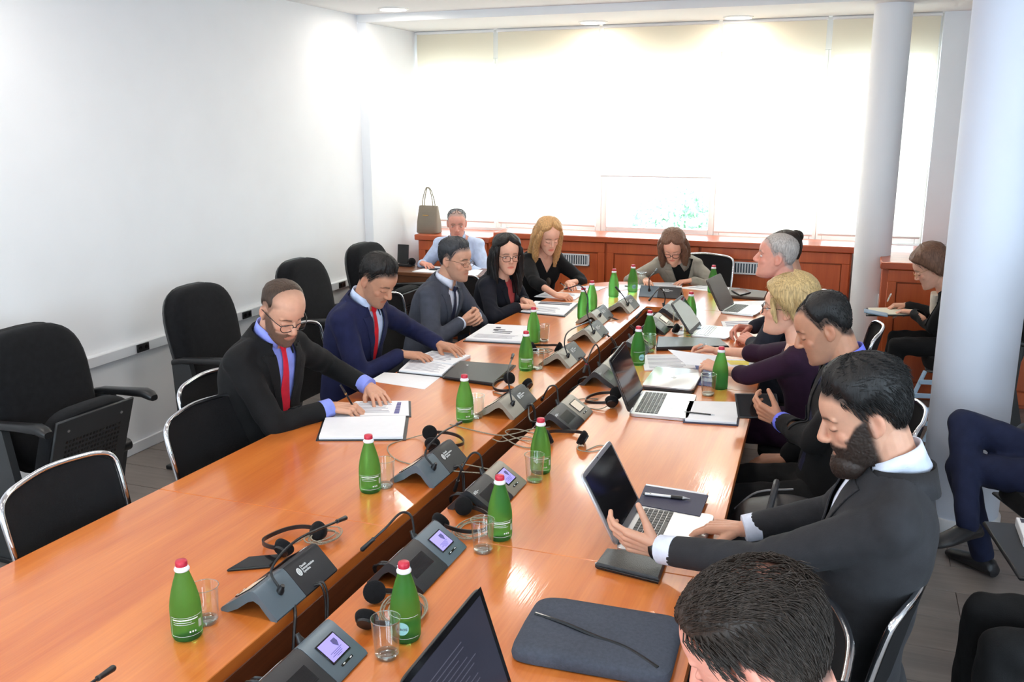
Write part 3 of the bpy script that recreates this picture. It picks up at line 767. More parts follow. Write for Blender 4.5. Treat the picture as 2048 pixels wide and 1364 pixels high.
tx = text_mesh('AIROS', .0092, .0001, 'CENTER'); a = mv(tx); setv(tx, np.stack([(rr_+.0006)*np.cos(a[:, 0]/rr_), (rr_+.0006)*np.sin(a[:, 0]/rr_), .0405+a[:, 1]], 1))
MT['badge'] = mat('pale_teal_print', srgb(150, 205, 205), .4, var=.04)
for me, mm in ((bottle_me, 'bottle'), (cap_me, 'capred'), (ring_me, 'capwhite'), (back_print, 'whiteprint'), (fr_print, 'whiteprint'), (badge_me, 'badge'), (tx, 'ink')):
    me.materials.append(MT[mm]); me.polygons.foreach_set('use_smooth', [True]*len(me.polygons))
    if me is not tx:
        bm = bmesh.new(); bm.from_mesh(me); bmesh.ops.recalc_face_normals(bm, faces=bm.faces); bm.to_mesh(me); bm.free()
def bottle(px, label, front=False, spin=0.0, p=None):
    p = at(*px) if p is None else V(p)
    to = math.atan2(-p[1], -p[0]) + spin
    t = thing('water_bottle', label, 'bottle', p, to, 'green glass water bottles on the table')
    for nm, me in (('body', bottle_me), ('cap', cap_me), ('cap_ring', ring_me)):
        o = bpy.data.objects.new(nm, me); COL.objects.link(o); o.parent = t
        if nm == 'body': body = o
    o = bpy.data.objects.new('label_print', fr_print if front else back_print); COL.objects.link(o); o.parent = body
    if front:
        o = bpy.data.objects.new('round_badge', badge_me); COL.objects.link(o); o.parent = body
        o = bpy.data.objects.new('lettering', tx); COL.objects.link(o); o.parent = body
BT = [((376, 1272), 'green water bottle nearest the camera on the left, beside an empty glass', 0, 0),
  ((741, 982), 'green water bottle beside the second glass in the left row', 0, .1),
  ((930, 842), 'green water bottle in front of the leather folio, beside the third glass', 0, 0),
  ((1052, 740), 'green water bottle next to the printed papers, behind the upright microphone', 0, .2),
  ((1067, 684), 'green water bottle between the clasped hands man\'s papers and a water glass', 0, 2),
  ((1166, 638), 'green water bottle right of the open black folder', 0, 2),
  ((1183, 622), 'pale green water bottle under the arched microphone', 0, 2.2),
  ((1227, 594), 'pale green water bottle standing alone near the table end', 0, 2.5),
  ((1265, 584), 'green water bottle just left of the table-end microphone unit', 1, .3),
  ((1000, 1076), 'green water bottle behind the glass in the middle of the right row', 0, .2),
  ((1081, 944), 'green water bottle beside the folded headset, behind a glass', 0, .1),
  ((1275, 729), 'green water bottle behind the open grey laptop\'s lid', 1, .6),
  ((1298, 692), 'green water bottle standing in front of a microphone unit, left of the tablet case', 0, 2),
  ((1380, 648), 'green water bottle right of the last right-row microphone unit', 0, 2),
  ((1439, 777), 'green water bottle beside the water glass in front of the blonde woman in purple', 0, 2.4),
  ((1425, 585), 'green water bottle half hidden by the brownish laptop near the table end', 0, 2),
  ((812, 1276), 'green water bottle with round label behind the foreground laptop', 1, -.25)]
for px, lb, fr, sp in BT: bottle(px, lb, bool(fr), sp)
GP = [(.0265, 0), (.0280, .002), (.0285, .010), (.0345, .094), (.0352, .0965), (.0338, .0968), (.0330, .094), (.0270, .0125), (.0235, .0095), (.006, .009)]
gl_me = MB().lathe(GP, n=30).mesh('tumbler'); gl_me.materials.append(MT['glass'])
bm = bmesh.new(); bm.from_mesh(gl_me); bmesh.ops.recalc_face_normals(bm, faces=bm.faces); bm.to_mesh(gl_me); bm.free()
gl_me.polygons.foreach_set('use_smooth', [True]*len(gl_me.polygons)); gl_me.set_sharp_from_angle(angle=rad(60))
MT['glassrim'] = glass('glass_rim', col=(1, 1, 1), tint=(.78, .84, .82), rough=.05, k=4)
def glass_obj(px, label, water=False):
    p = at(*px)
    o = bpy.data.objects.new('drinking_glass', gl_me); COL.objects.link(o); o.location = p; o.rotation_euler = (0, 0, rng.random()*6)
    tag(o, label, 'glass', 'clear drinking glasses on the table')
    MB().tube([V(.0345*math.cos(a), .0345*math.sin(a), .0965) for a in np.linspace(0, 2*np.pi, 33)], .0011, 6, loop=True, caps=False).build('rim', MT['glassrim'], o)
    MB().lathe([(.0262, .0005), (.0276, .003), (.0278, .009), (.0262, .0105), (.02, .009), (.022, .002)], n=26).build('thick_base', MT['glassrim'], o)
    if water: MB().lathe([(.0262, .0135), (.0315, .07), (.004, .0702)], n=24).build('water', MT['water'], o)
for px, lb, wt in [((414, 1243), 'empty glass beside the nearest green bottle on the left', 0), ((771, 973), 'empty glass beside the second bottle in the left row', 0),
  ((953, 835), 'empty glass between the third bottle and a microphone unit', 0), ((1087, 683), 'glass of water right of the printed diagram papers', 1),
  ((774, 1312), 'empty glass in front of the bottle with round label', 0), ((966, 1102), 'empty glass in front of the middle bottle of the right row', 0),
  ((1069, 962), 'empty glass in front of the bottle by the folded headset', 0), ((1416, 790), 'glass half full of water beside the green bottle, next to the closed laptop', 1),
  ((1298, 704), 'glass around the foot of the bottle left of the tablet case', 0), ((1356, 655), 'glass between the microphone unit and the small open laptop', 0),
  ((1075, 738), 'glass behind the bottle next to the printed papers', 0), ((1283, 570), 'glass left of the table-end microphone', 0)]:
    glass_obj(px, lb, wt)

# ================================================================ headsets
def headset(px, rz, label, cord, stand=False, cordmat='cordgrey', p=None, cr=.0021):
    p = at(*px) if p is None else V(p)
    t = thing('headset', label, 'headset', p, rz, 'black interpreter headsets on the table')
    arc = [V(-.068, .0, .030), V(-.078, .035, .027), V(-.072, .078, .022), V(-.045, .112, .016), V(0, .125, .012), V(.045, .112, .016), V(.072, .078, .022), V(.078, .035, .027), V(.068, 0, .030)]
    P = spline(arc, 4); rings = []
    T = np.gradient(P, axis=0)
    for q, d in zip(P, T):
        n = nrm(V(d[1], -d[0], 0)); rings.append([q+n*.0022+V(0, 0, .006), q-n*.0022+V(0, 0, .006), q-n*.0022-V(0, 0, .006), q+n*.0022-V(0, 0, .006)])
    MB().loft(rings).build('headband', MT['blackplastic'], t, ang=60)
    for sx in (-1, 1):
        ax = nrm(V(-sx, .15, .55)); c = V(sx*.066, 0, .030)
        q = MB().lathe([(.010, -.014), (.024, -.010), (.027, -.004), (.029, .001), (.0295, .007), (.027, .012), (.012, .0135)], n=24)
        z = ax; x = nrm(np.cross(V(0, 1, 0), z)); y = np.cross(z, x); B = np.stack([x, y, z], 1)
        e = q.xf(B, c).build('ear_cushion', MT['blackfabric'], t, ang=70)
        MB().lathe([(.020, -.017), (.022, -.010)], n=20).xf(B, c).build('ear_shell', MT['blackplastic'], e)
    if cord:
        cd = MB()
        for pts in cord: cd.tube(spline(pts, 8), cr, 6)
        cd.build('cord', MT[cordmat], t)
    return t
def coil(c, r, n, z=.006, sq=.6, rot=0.0, jit=.25):
    out = []
    for i in range(n*8+1):
        a = i/8*2*math.pi; k = 1+jit*math.sin(a*.37+i*.21)
        v = V(r*k*math.cos(a), r*sq*k*math.sin(a), z+.010*abs(math.sin(a*.5+i*.1)))
        out.append(Rz(rot) @ v + V(*c, 0))
    return out
headset((604, 1098), rad(75), 'headset with coiled cord behind the phone near the first bottle', [coil((.07, -.015), .05, 5, .012, .75), [V(.07, 0, .03), V(.02, .04, .004), V(-.03, .05, .004), V(-.06, .02, .02)]], cr=.0017)
headset((862, 892), rad(-60), 'headset lying in front of the white paper folder', [[V(-.06, 0, .03), V(-.10, -.06, .004), V(-.02, -.16, .003), V(.14, -.13, .003), V(.26, .02, .003), V(.32, .16, .003)], [V(.26, .02, .003), V(.20, .06, .003), V(.30, .20, .003), V(.40, .26, .003)]])
headset((1036, 775), rad(150), 'headset with flat pad beside the black leather folio', [[V(-.06, 0, .03), V(-.12, .04, .003), V(-.10, .12, .003), V(.0, .14, .003)]])
headset((1092, 706), rad(20), 'headset with a coiled cord behind the fourth left microphone unit', [coil((-.04, -.01), .06, 4, .008, .8)])
headset((742, 1232), rad(-70), 'headset with coiled cord behind the bottle with round label', [coil((-.01, .08), .07, 4, .005, .7), [V(-.06, 0, .03), V(-.1, .05, .003), V(-.05, .12, .003)]])
headset((905, 1046), rad(-100), 'headset with twisted cord left of the middle bottle in the right row', [coil((.02, .09), .065, 4, .004, .7)])
headset((1130, 890), rad(15), 'folded headset right of the bottle, in front of the fourth right microphone unit', [[V(.06, 0, .02), V(.05, -.05, .003), V(.10, -.07, .003), V(.17, -.02, .003), V(.13, .0, .003), V(.08, -.06, .003)], [V(-.07, 0, .02), V(-.16, .03, .003), V(-.24, .12, .003), V(-.20, .16, .003), V(-.10, .10, .003)]])
headset((1228, 808), rad(95), 'headset lying left of the open grey laptop', [[V(-.05, 0, .02), V(-.10, .05, .003), V(-.06, .14, .003), V(.02, .16, .003), V(.05, .08, .003), V(-.02, .13, .003), V(-.08, .12, .003)]])
headset((1330, 668), rad(30), 'headset behind the tablet case, right of two bottles', [[V(.06, 0, .02), V(.16, .02, .003), V(.22, -.04, .003), V(.10, -.08, .003)]], cordmat='blackplastic')
# loose cables crossing the gap
def cord(name, label, pts, r, m, cat='cable'):
    P = spline(pts, 8); c = P.mean(0); c[2] = P[:, 2].min()
    o = MB().tube(P-c, r, 6).build(name, m); o.location = c; tag(o, label, cat, 'loose cords on the table'); return o
cord('loose_cable', 'thin grey cord crossing the gap to the folded headset', [at(900, 850)+V(0, 0, .003), at(960, 865)+V(0, 0, .003), at(1000, 872)+V(0, 0, .003), at(1030, 870)+V(0, 0, .006), at(1062, 860)+V(0, 0, .003), at(1100, 855)+V(0, 0, .003)], .0022, MT['cordgrey'])
cord('loose_cable', 'thin grey looped cord beside the bottle by the folded headset', [at(985, 880)+V(0, 0, .004), at(1005, 886)+V(0, 0, .006), at(1050, 875)+V(0, 0, .004), at(1075, 885)+V(0, 0, .003), at(1060, 897)+V(0, 0, .003), at(1030, 890)+V(0, 0, .003), at(1005, 875)+V(0, 0, .004)], .0022, MT['cordgrey'])
cord('black_cable', 'thick black cable hanging into the gap by the nearest left unit', [V(-1.26, 1.80, TZ+.004), V(-1.235, 1.76, TZ-.02), V(-1.215, 1.68, TZ-.15), V(-1.21, 1.5, TZ-.21)], .0045, MT['blackplastic'])
cord('black_cable', 'black cable crossing the gap between the third left unit and fourth right unit', [V(-1.262, 3.60, TZ+.004), V(-1.235, 3.52, TZ-.004), V(-1.20, 3.44, TZ-.006), V(-1.165, 3.40, TZ+.004), V(-1.145, 3.40, TZ+.005)], .0045, MT['blackplastic'])
cord('black_cable', 'black looped cable in the gap left of the fifth right unit', [V(-1.175+.05*math.cos(a), 4.08+.09*math.sin(a), TZ-.03+.04*math.cos(a+.4)) for a in np.linspace(0, 5.6, 9)], .005, MT['blackplastic'])

# ================================================================ paper, folders, laptops
def quad_pts(q, z=TZ): return [at(x, y, z) for x, y in q]
def slab(name, label, cat, q, th, m, z0=0.0, b=.002, world=False, group=None, parent=None):
    P = [V(*p, 0)[:3] if world and len(p) == 2 else at(*p, TZ+z0) for p in q] if not world else [V(p[0], p[1], TZ+z0) for p in q]
    P = np.array(P); c = P.mean(0); c[2] = TZ+z0
    if parent is not None:
        off = V(parent.location)
    else: off = c
    Q = P-off; Q[:, 2] = c[2]-off[2]
    cen = Q.mean(0); s = lambda d: cen + (Q-cen)*(1-d/np.maximum(np.linalg.norm((Q-cen)[:, :2], axis=1), .01))[:, None]
    def rg(d, z): r = s(d).copy(); r[:, 2] += z; return r
    rings = [rg(b, 0), rg(0, min(b, th*.4)), rg(0, th-min(b, th*.4)), rg(b, th)]
    o = MB().loft(rings).build(name, m, parent)
    if parent is None: o.location = c; tag(o, label, cat, group)
    o['_q'] = 1; del o['_q']
    return o, P
def bil(P, u, v): return (P[0]*(1-u)+P[1]*u)*(1-v)+(P[3]*(1-u)+P[2]*u)*v
def prints(parent, P, z, rows, u0=.1, u1=.9, v0=.1, v1=.9, m='inkgrey', h=.35, name='printed_text', jag=.25):
    mb = MB(); off = V(parent.location)
    for i in range(rows):
        va = v0+(v1-v0)*i/rows; vb = va+(v1-v0)/rows*h
        e = u1-(u1-u0)*jag*rng.random()
        q = [bil(P, u0, va), bil(P, e, va), bil(P, e, vb), bil(P, u0, vb)]
        mb.add([V(p[0], p[1], TZ+z)-off for p in q], [(0, 1, 2, 3)])
    return mb.build(name, MT[m], parent, fix=False)
def stack(label, q, th=.006, rows=0, z0=0.0, cover=None, cat='papers', name='paper_stack', **kw):
    o, P = slab(name, label, cat, q, th, MT['paper'], z0+(.004 if cover else 0), .001, group='papers on the table')
    if cover is not None:
        c = P.mean(0); Q = c+(P-c)*1.07
        mb = MB(); off = V(o.location)
        rings = [np.c_[Q[:, :2], np.full(4, TZ+z0)]-off, np.c_[Q[:, :2], np.full(4, TZ+z0+.0038)]-off]
        mb.loft(rings).build('folder_cover', MT[cover], o)
    if rows: prints(o, P, z0+th+(.004 if cover else 0)+.0004, rows, **kw)
    return o, P
stack('white paper pad in a dark folder, blank, nearest on the left side', [(651, 840), (812, 836), (806, 878), (638, 879)], .012, cover='leather')
o, P = stack('printed form on which the man in black suit writes', [(712, 804), (817, 803), (818, 832), (660, 834)], .004, 9, cover='leather', u0=.12, u1=.75, v0=.1, v1=.85)
prints(o, P, .0084, 7, .8, .87, .12, .9, h=.9, m='lcdink', name='printed_bar', jag=0)
stack('single white sheet between the navy-suited man and the leather folio', [(768, 745), (884, 752), (849, 779), (738, 762)], .001)
t, P = stack('open booklet under the navy-suited man\'s hands', [(822, 722), (905, 734), (884, 753), (798, 744)], .010, 8, cover='leather', u0=.08, u1=.92)
o_, P = slab('raised_page', None, None, [(864, 707), (941, 716), (906, 734), (824, 722)], .016, MT['paper'], 0, .001, parent=t); prints(t, P, .0164, 6, .1, .9)
t = thing('leather_folio', 'black leather folio with a snap button, closed, on the left side', 'folio', at(960, 748))
q = np.array([at(918, 724), at(1030, 733), at(988, 772), at(885, 757)])
slab('cover', None, None, [(918, 724), (1032, 733), (988, 773), (885, 758)], .008, MT['leather'], 0, .003, parent=t)
slab('cover', None, None, [(920, 725), (1028, 733), (986, 770), (888, 757)], .010, MT['leather'], .0095, .004, parent=t)
MB().lathe([(.007, 0), (.006, .002), (.002, .003)], n=14).xf(None, at(935, 738)-at(960, 748)+V(0, 0, .0195)).build('snap_button', MT['steel'], t)
o, P = stack('stack of papers with dark printed diagrams before the clasped hands', [(976, 652), (1056, 656), (1046, 687), (931, 681)], .014, 0, cover='leather')
prints(o, P, .0186, 3, .35, .75, .35, .65, m='ink', h=.4, name='printed_diagram', jag=.5); prints(o, P, .0186, 2, .3, .42, .2, .5, m='ink', h=.5, name='printed_diagram', jag=.1); prints(o, P, .0186, 5, .1, .9, .7, .95, m='inkgrey', h=.3)
o, P = stack('open black folder with white notes before the dark-haired woman', [(1070, 604), (1155, 608), (1128, 632), (1042, 624)], .008, 5, cover='leather', v0=.5, v1=.95)
prints(o, P, .0126, 2, .15, .95, .04, .3, m='ink', h=.75, name='printed_picture', jag=.1)
stack('notes on which the blonde woman writes', [(1092, 584), (1166, 588), (1150, 600), (1068, 594)], .004, 5)
stack('spread documents with purple print near the table end', [(1140, 572), (1216, 574), (1195, 582), (1130, 579)], .003, 3, m='lcdink')
stack('white papers under the grey blazer woman\'s hands', [(1285, 566), (1366, 566), (1362, 579), (1277, 578)], .004, 3)
stack('white sheets right of the grey blazer woman', [(1405, 571), (1480, 577), (1440, 585), (1352, 576)], .003, 3)
stack('white sheet beside the table-end bottles', [(1225, 570), (1285, 569), (1278, 579), (1222, 581)], .002, 0)
stack('typed sheets left of the blonde woman in purple', [(1283, 711), (1382, 711), (1392, 739), (1289, 742)], .006, 10, v0=.1, v1=.95)
stack('yellow printed sheet in front of the blonde woman in purple', [(1430, 718), (1508, 720), (1512, 742), (1452, 741)], .003, 2, v0=.15, v1=.55, m='yellow', h=.95, jag=.1)
o, P = slab('blue_folder', 'blue folder under the closed silver laptop\'s edge', 'folder', [(1385, 728), (1440, 735), (1455, 778), (1390, 770)], .004, MT['bluefolder'])
o, P = stack('blank white notepad with a pen right of the open grey laptop', [(1375, 806), (1481, 808), (1473, 849), (1370, 843)], .010, cover='navycover')
stack('white papers beside the white-haired man\'s dark sleeve', [(1442, 645), (1508, 643), (1520, 660), (1450, 664)], .008, 4)
stack('open ring binder pages near the white-haired man', [(1455, 606), (1530, 604), (1540, 618), (1470, 620)], .010, 0)
def pen(label, a, b, m, z=.004, r=.0045, clip=True, grip=None, zz=(0, 0)):
    A, B = at(*a, TZ+z+r), at(*b, TZ+z+r); A = A+V(0, 0, zz[0]); B = B+V(0, 0, zz[1]); c = (A+B)/2; c[2] = min(A[2], B[2])-r
    t = thing('pen', label, 'pen', c); d = nrm(B-A); L = np.linalg.norm(B-A)
    P = [A-c, A-c+d*L*.86]; MB().tube(P, r, 10).build('barrel', MT[m], t)
    MB().tube([A-c+d*L*.86, B-c], [r, r*.25], 10).build('tip', MT['steel'], t)
    if grip: MB().tube([A-c+d*L*.58, A-c+d*L*.84], r*1.2, 10).build('grip', MT[grip], t)
    MB().tube([A-c-d*L*.05, A-c], r*.6, 8).build('button', MT['blackplastic'], t)
    MB().box(A-c+d*L*.12+V(0, 0, r*1.2), (.003, .004, .002)).build('clip', MT['steel'], t)
pen('thin dark pen lying on the blank white notepad', (1372, 824), (1430, 830), 'blackgloss', .0145, .003)
pen('silver and black pen lying on the dark notebook', (1290, 988), (1380, 998), 'silver', .016, .0055, grip='blackplastic')
pen('dark pen lying near the table-end bottles', (1250, 572), (1268, 573), 'blackgloss', .002, .004)
# notebook, phone wallet, phone, tablet case, pouch
t = thing('notebook', 'dark navy notebook with a pen on it beside the silver laptop', 'notebook', at(1345, 1005))
slab('cover', None, None, [(1290, 972), (1417, 992), (1400, 1034), (1274, 1010)], .003, MT['navycover'], 0, .001, parent=t)
slab('page_block', None, None, [(1292, 973), (1414, 992), (1398, 1032), (1277, 1010)], .010, MT['paper'], .003, .001, parent=t)
slab('cover', None, None, [(1290, 972), (1417, 992), (1400, 1034), (1274, 1010)], .003, MT['navycover'], .013, .001, parent=t)
t = thing('phone_wallet', 'black leather zip wallet under the bearded man\'s wrist', 'wallet', at(1260, 1140))
slab('body', None, None, [(1212, 1108), (1335, 1122), (1318, 1170), (1190, 1138)], .020, MT['leather'], 0, .006, parent=t)
MB().tube([at(1192, 1139)-at(1260, 1140)+V(0, 0, .010), at(1317, 1171)-at(1260, 1140)+V(0, 0, .010)], .0022, 6).build('zip', MT['blackgloss'], t)
MB().lathe([(.004, 0), (.004, .004)], n=10).xf(None, at(1196, 1134)-at(1260, 1140)+V(-.004, -.004, .010)).build('stud', MT['steel'], t)
def phone(label, q, z0=0.0, glow=False):
    P = np.array([at(*p, TZ+z0) for p in q]); t = thing('mobile_phone', label, 'phone', P.mean(0))
    slab('body', None, None, q, .008, MT['blackplastic'], z0, .003, parent=t)
    c = P.mean(0); Q = c+(P-c)*.93
    mb = MB(); mb.add([p-V(t.location)+V(0, 0, .0084) for p in Q], [(0, 1, 2, 3)]); mb.build('screen', MT['blackgloss'], t)
    return t
phone('black phone beside the nearest left microphone unit', [(497, 1118), (566, 1112), (540, 1137), (454, 1144)])
phone('black phone lying on the dark pouch near the table end', [(1462, 582), (1485, 578), (1502, 586), (1480, 592)], .024)
o, P = slab('tablet_case', 'black leather tablet case behind the held papers', 'case', [(1315, 680), (1440, 684), (1458, 699), (1312, 702)], .022, MT['leather'], 0, .006)
o, P = slab('document_pouch', 'dark pouch under a phone near the table end', 'pouch', [(1458, 580), (1535, 588), (1528, 602), (1452, 596)], .022, MT['brown'], 0, .006)
o, P = slab('grey_box', 'small grey box behind the small open laptop', 'box', [(1372, 655), (1400, 655), (1402, 663), (1372, 663)], .02, MT['unitgrey'], 0, .003)
# laptops
def laptop(label, c, rz, w, d, ang, base_m, lid_m, scr_m, keys=True, th=.014, bezel_m=None, keym='blackplastic', logo=False, closed=False):
    t = thing('laptop', label, 'laptop', c, rz, 'laptops on the table')
    rings = []
    for z, s in ((0, .985), (.002, 1), (th-.002, 1), (th, .99)):
        a = np.linspace(0, 2*np.pi, 40, endpoint=False); e = 16; cc, ss = np.cos(a), np.sin(a)
        rings.append(np.stack([w/2*s*np.sign(cc)*abs(cc)**(2/e), d/2*s*np.sign(ss)*abs(ss)**(2/e), np.full(40, z)], 1))
    MB().loft(rings).build('base', base_m, t)
    if not closed and keys:
        kw = w*.84/14; kd = d*.40/6
        km = MB().box((0, 0, 0), (kw*.84, kd*.82, .0026), .0006).mesh('key'); km.materials.append(MT[keym])
        kl = MB().box((0, 0, 0), (kw*5.6, kd*.82, .0026), .0006).mesh('key'); kl.materials.append(MT[keym])
        for r in range(6):
            for k in range(14):
                if r == 0 and 4 <= k <= 9: continue
                o = bpy.data.objects.new('key', km); COL.objects.link(o); o.parent = t
                o.location = (-w*.42+kw*(k+.5), d*.02+kd*(r+.5), th+.001)
        o = bpy.data.objects.new('key', kl); COL.objects.link(o); o.parent = t; o.location = (-w*.42+kw*7, d*.02+kd*.5, th+.001)
        MB().box((0, -d*.25, th+.0002), (w*.33, d*.34, .001), .0003).build('trackpad', base_m if base_m in (MT['silver'], MT['steel']) else MT['darkgrey'], t)
    if closed:
        rings2 = [r+V(0, 0, th+.0012) for r in rings]
        MB().loft([r*V(1, 1, .6)+V(0, 0, (th+.0012)*.4) for r in rings2]).build('lid', lid_m, t)
        if logo: MB().lathe([(.014, 0), (.014, .0006)], n=20).xf(None, (0, 0, th*1.6+.0022)).build('logo', MT['whiteprint'], t)
        return t
    hy = d/2-.004; R = Rx(-(ang-math.pi/2))   # ang = opening angle
    lt = .007
    def lid(p): return V(0, hy, th+.004) + Rx(math.pi/2-ang+math.pi/2-math.pi/2) @ V(p)
    # lid local: x, z up along the lid, y thickness away from user
    Rl = Rx(-(ang-math.pi/2))
    lr = []
    for y, s in ((0, .99), (.0015, 1), (lt-.0015, 1), (lt, .985)):
        a = np.linspace(0, 2*np.pi, 40, endpoint=False); e = 16; cc, ss = np.cos(a), np.sin(a)
        lr.append((np.stack([w/2*s*np.sign(cc)*abs(cc)**(2/e), np.full(40, y), d*.49+d*.49*s*np.sign(ss)*abs(ss)**(2/e)], 1) @ Rl.T) + V(0, hy, th+.002))
    l = MB().loft(lr).build('lid', lid_m, t)
    if bezel_m is not None: MB().box((0, -.0006, d*.49), (w*.985, .0008, d*.96), 0).xf(Rl, (0, hy, th+.002)).build('bezel', bezel_m, l)
    MB().box((0, -.0014, d*.51), (w*.90, .0012, d*.82), 0).xf(Rl, (0, hy, th+.002)).build('display', scr_m, l)
    MB().tube([Rl @ V(0, -.002, d*.955)+V(0, hy, th+.002), Rl @ V(0, -.001, d*.955)+V(0, hy, th+.002)], .0022, 10).build('webcam', MT['blackgloss'], l)
    for sx in (-.36, .36): MB().tube([(sx*w-.02, hy, th), (sx*w+.02, hy, th)], .0055, 10).build('hinge', MT['whitemetal'] if base_m is not MT['silver'] else MT['darkgrey'], t)
    return t
MT['screendark'] = mat('dark_screen', (.010, .010, .012), .10, var=.1)
MT['screenfg'] = mat('dim_screen', (.02, .02, .026), .2, var=.05, emis=srgb(70, 72, 92), estr=.35)
laptop('silver laptop held open by the bearded man', (-.455, 2.545, TZ), H90, .325, .235, rad(118), MT['silver'], MT['silver'], MT['screendark'])
fg = laptop('black laptop in the foreground with dim text on its screen', (-.475, 1.44, TZ), H90, .37, .255, rad(108), MT['darkgrey'], MT['blackplastic'], MT['screenfg'], th=.018, bezel_m=MT['blackgloss'])
fl = [o for o in fg.children if o.name.startswith('lid')][0]
tl = MB(); Rl = Rx(-(rad(108)-math.pi/2))
for i in range(13):
    L = .20-.07*rng.random(); tl.box((-.02-(.20-L)/2, -.0024, .2-.0115*i), (L, .0004, .0018))
MT['dimtext'] = mat('dim_screen_text', (.05, .05, .06), .4, var=.05, emis=srgb(104, 106, 128), estr=.4)
tl.xf(Rl, (0, .255/2-.004, .020)).build('screen_text', MT['dimtext'], fl)
laptop('open grey laptop with chrome hinges left of the blank notepad', (-.715, 3.80, TZ), H90+.06, .36, .245, rad(112), MT['steel'], MT['darkgrey'], MT['screendark'], bezel_m=MT['blackgloss'])
laptop('closed silver laptop with blue reflections beside the water glass', at(1347, 764), H90+.02, .355, .235, 0, MT['darkgrey'], MT['silver'], None, closed=True, logo=True)
laptop('small open laptop with grey keyboard behind the tablet case', at(1428, 667), H90-.05, .30, .215, rad(125), MT['silver'], MT['darkgrey'], MT['screendark'], keym='steel')
laptop('open laptop with a brownish lid near the white-haired man', at(1488, 622), H90-.15, .32, .225, rad(118), MT['silver'], MT['brown'], MT['brown'], keym='darkgrey')
# felt sleeve
t = thing('laptop_sleeve', 'charcoal felt laptop sleeve with a long zip in the foreground', 'sleeve', (-.49, 1.90, TZ))
n, rings = 44, []
a = np.linspace(0, 2*np.pi, n, endpoint=False); e = 9; cc, ss = np.cos(a), np.sin(a)
ou = np.stack([.185*np.sign(cc)*abs(cc)**(2/e), .135*np.sign(ss)*abs(ss)**(2/e)], 1)
for z, s in ((.0, .95), (.004, .99), (.014, 1.0), (.026, .985), (.033, .93), (.036, .8), (.038, .55), (.037, .3), (.036, .08)):
    q = np.c_[ou*s, np.full(n, z)]
    if z > .02: q[:, 2] += .004*np.sin(q[:, 0]*22)*np.cos(q[:, 1]*17)
    rings.append(q)
sl = MB().loft(rings).xf(Rz(rad(3))).build('body', MT['felt'], t)
MB().tube(spline([(-.165, .02, .0365), (-.09, .0, .0385), (0, -.03, .0375), (.08, -.055, .0385), (.16, -.10, .034)], 8), .0045, 6).build('zip', MT['blackgloss'], t)

# ================================================================ things away from the table
t = thing('side_desk', 'brown wooden side desk in front of the man in light blue shirt', 'desk', (-3.22, 6.90, 0))
MB().box((0, 0, .735), (.92, .40, .03), .003).build('desk_top', MT['desk'], t)
MB().box((0, -.175, .56), (.88, .02, .32), .002).build('front_panel', MT['desk'], t)
for sx in (-1, 1): MB().box((sx*.43, 0, .36), (.025, .36, .72), .002).build('side_panel', MT['desk'], t)
q = [V(-3.38, 6.74), V(-2.80, 6.74), V(-2.86, 7.0), V(-3.34, 7.05)]
stack_, P = slab('paper_stack', 'white papers spread on the brown side desk', 'papers', q, .004, MT['paper'], 0, .001, world=True)
t = thing('mobile_phone', 'dark phone lying on the side desk papers', 'phone', (-3.20, 6.88, TZ+.004))
MB().box((0, 0, .005), (.15, .075, .01), .003).build('body', MT['blackplastic'], t); MB().box((0, 0, .0103), (.14, .068, .0006)).build('screen', MT['blackgloss'], t)
t = thing('desk_microphone', 'black desk receiver with upright panel on the side desk', 'receiver', (-3.56, 7.0, TZ))
MB().box((0, 0, .012), (.12, .09, .024), .004).build('base', MT['blackplastic'], t); MB().box((-.04, .02, .10), (.10, .02, .16), .003, Rx(rad(-8))).build('panel', MT['blackplastic'], t)
MB().ell((.06, -.02, .045), (.035, .03, .032)).build('ear_cushion', MT['blackfabric'], t)
# handbag on the bench
t = thing('handbag', 'taupe leather handbag with two upright handles on the window bench', 'handbag', (-3.655, 7.66, .955))
rg = []
for z, wx, wy in ((0, .100, .062), (.01, .108, .068), (.10, .104, .062), (.18, .096, .045), (.235, .092, .028), (.25, .090, .018)):
    a = np.linspace(0, 2*np.pi, 32, endpoint=False); e = 5; cc, ss = np.cos(a), np.sin(a)
    rg.append(np.stack([wx*np.sign(cc)*abs(cc)**(2/e), wy*np.sign(ss)*abs(ss)**(2/e), np.full(32, z)], 1))
MB().loft(rg).build('body', MT['taupe'], t)
for sy_ in (-1, 1):
    MB().tube(spline([(-.05, sy_*.025, .20), (-.048, sy_*.022, .30), (-.02, sy_*.012, .40), (.0, sy_*.01, .41), (.025, sy_*.012, .38), (.05, sy_*.022, .28), (.055, sy_*.025, .20)], 5), .0045, 8).build('handle', MT['taupe'], t)
MB().box((-.01, -.05, .165), (.06, .006, .008), .002, Rx(rad(14))).build('clasp', MT['gold'], t)
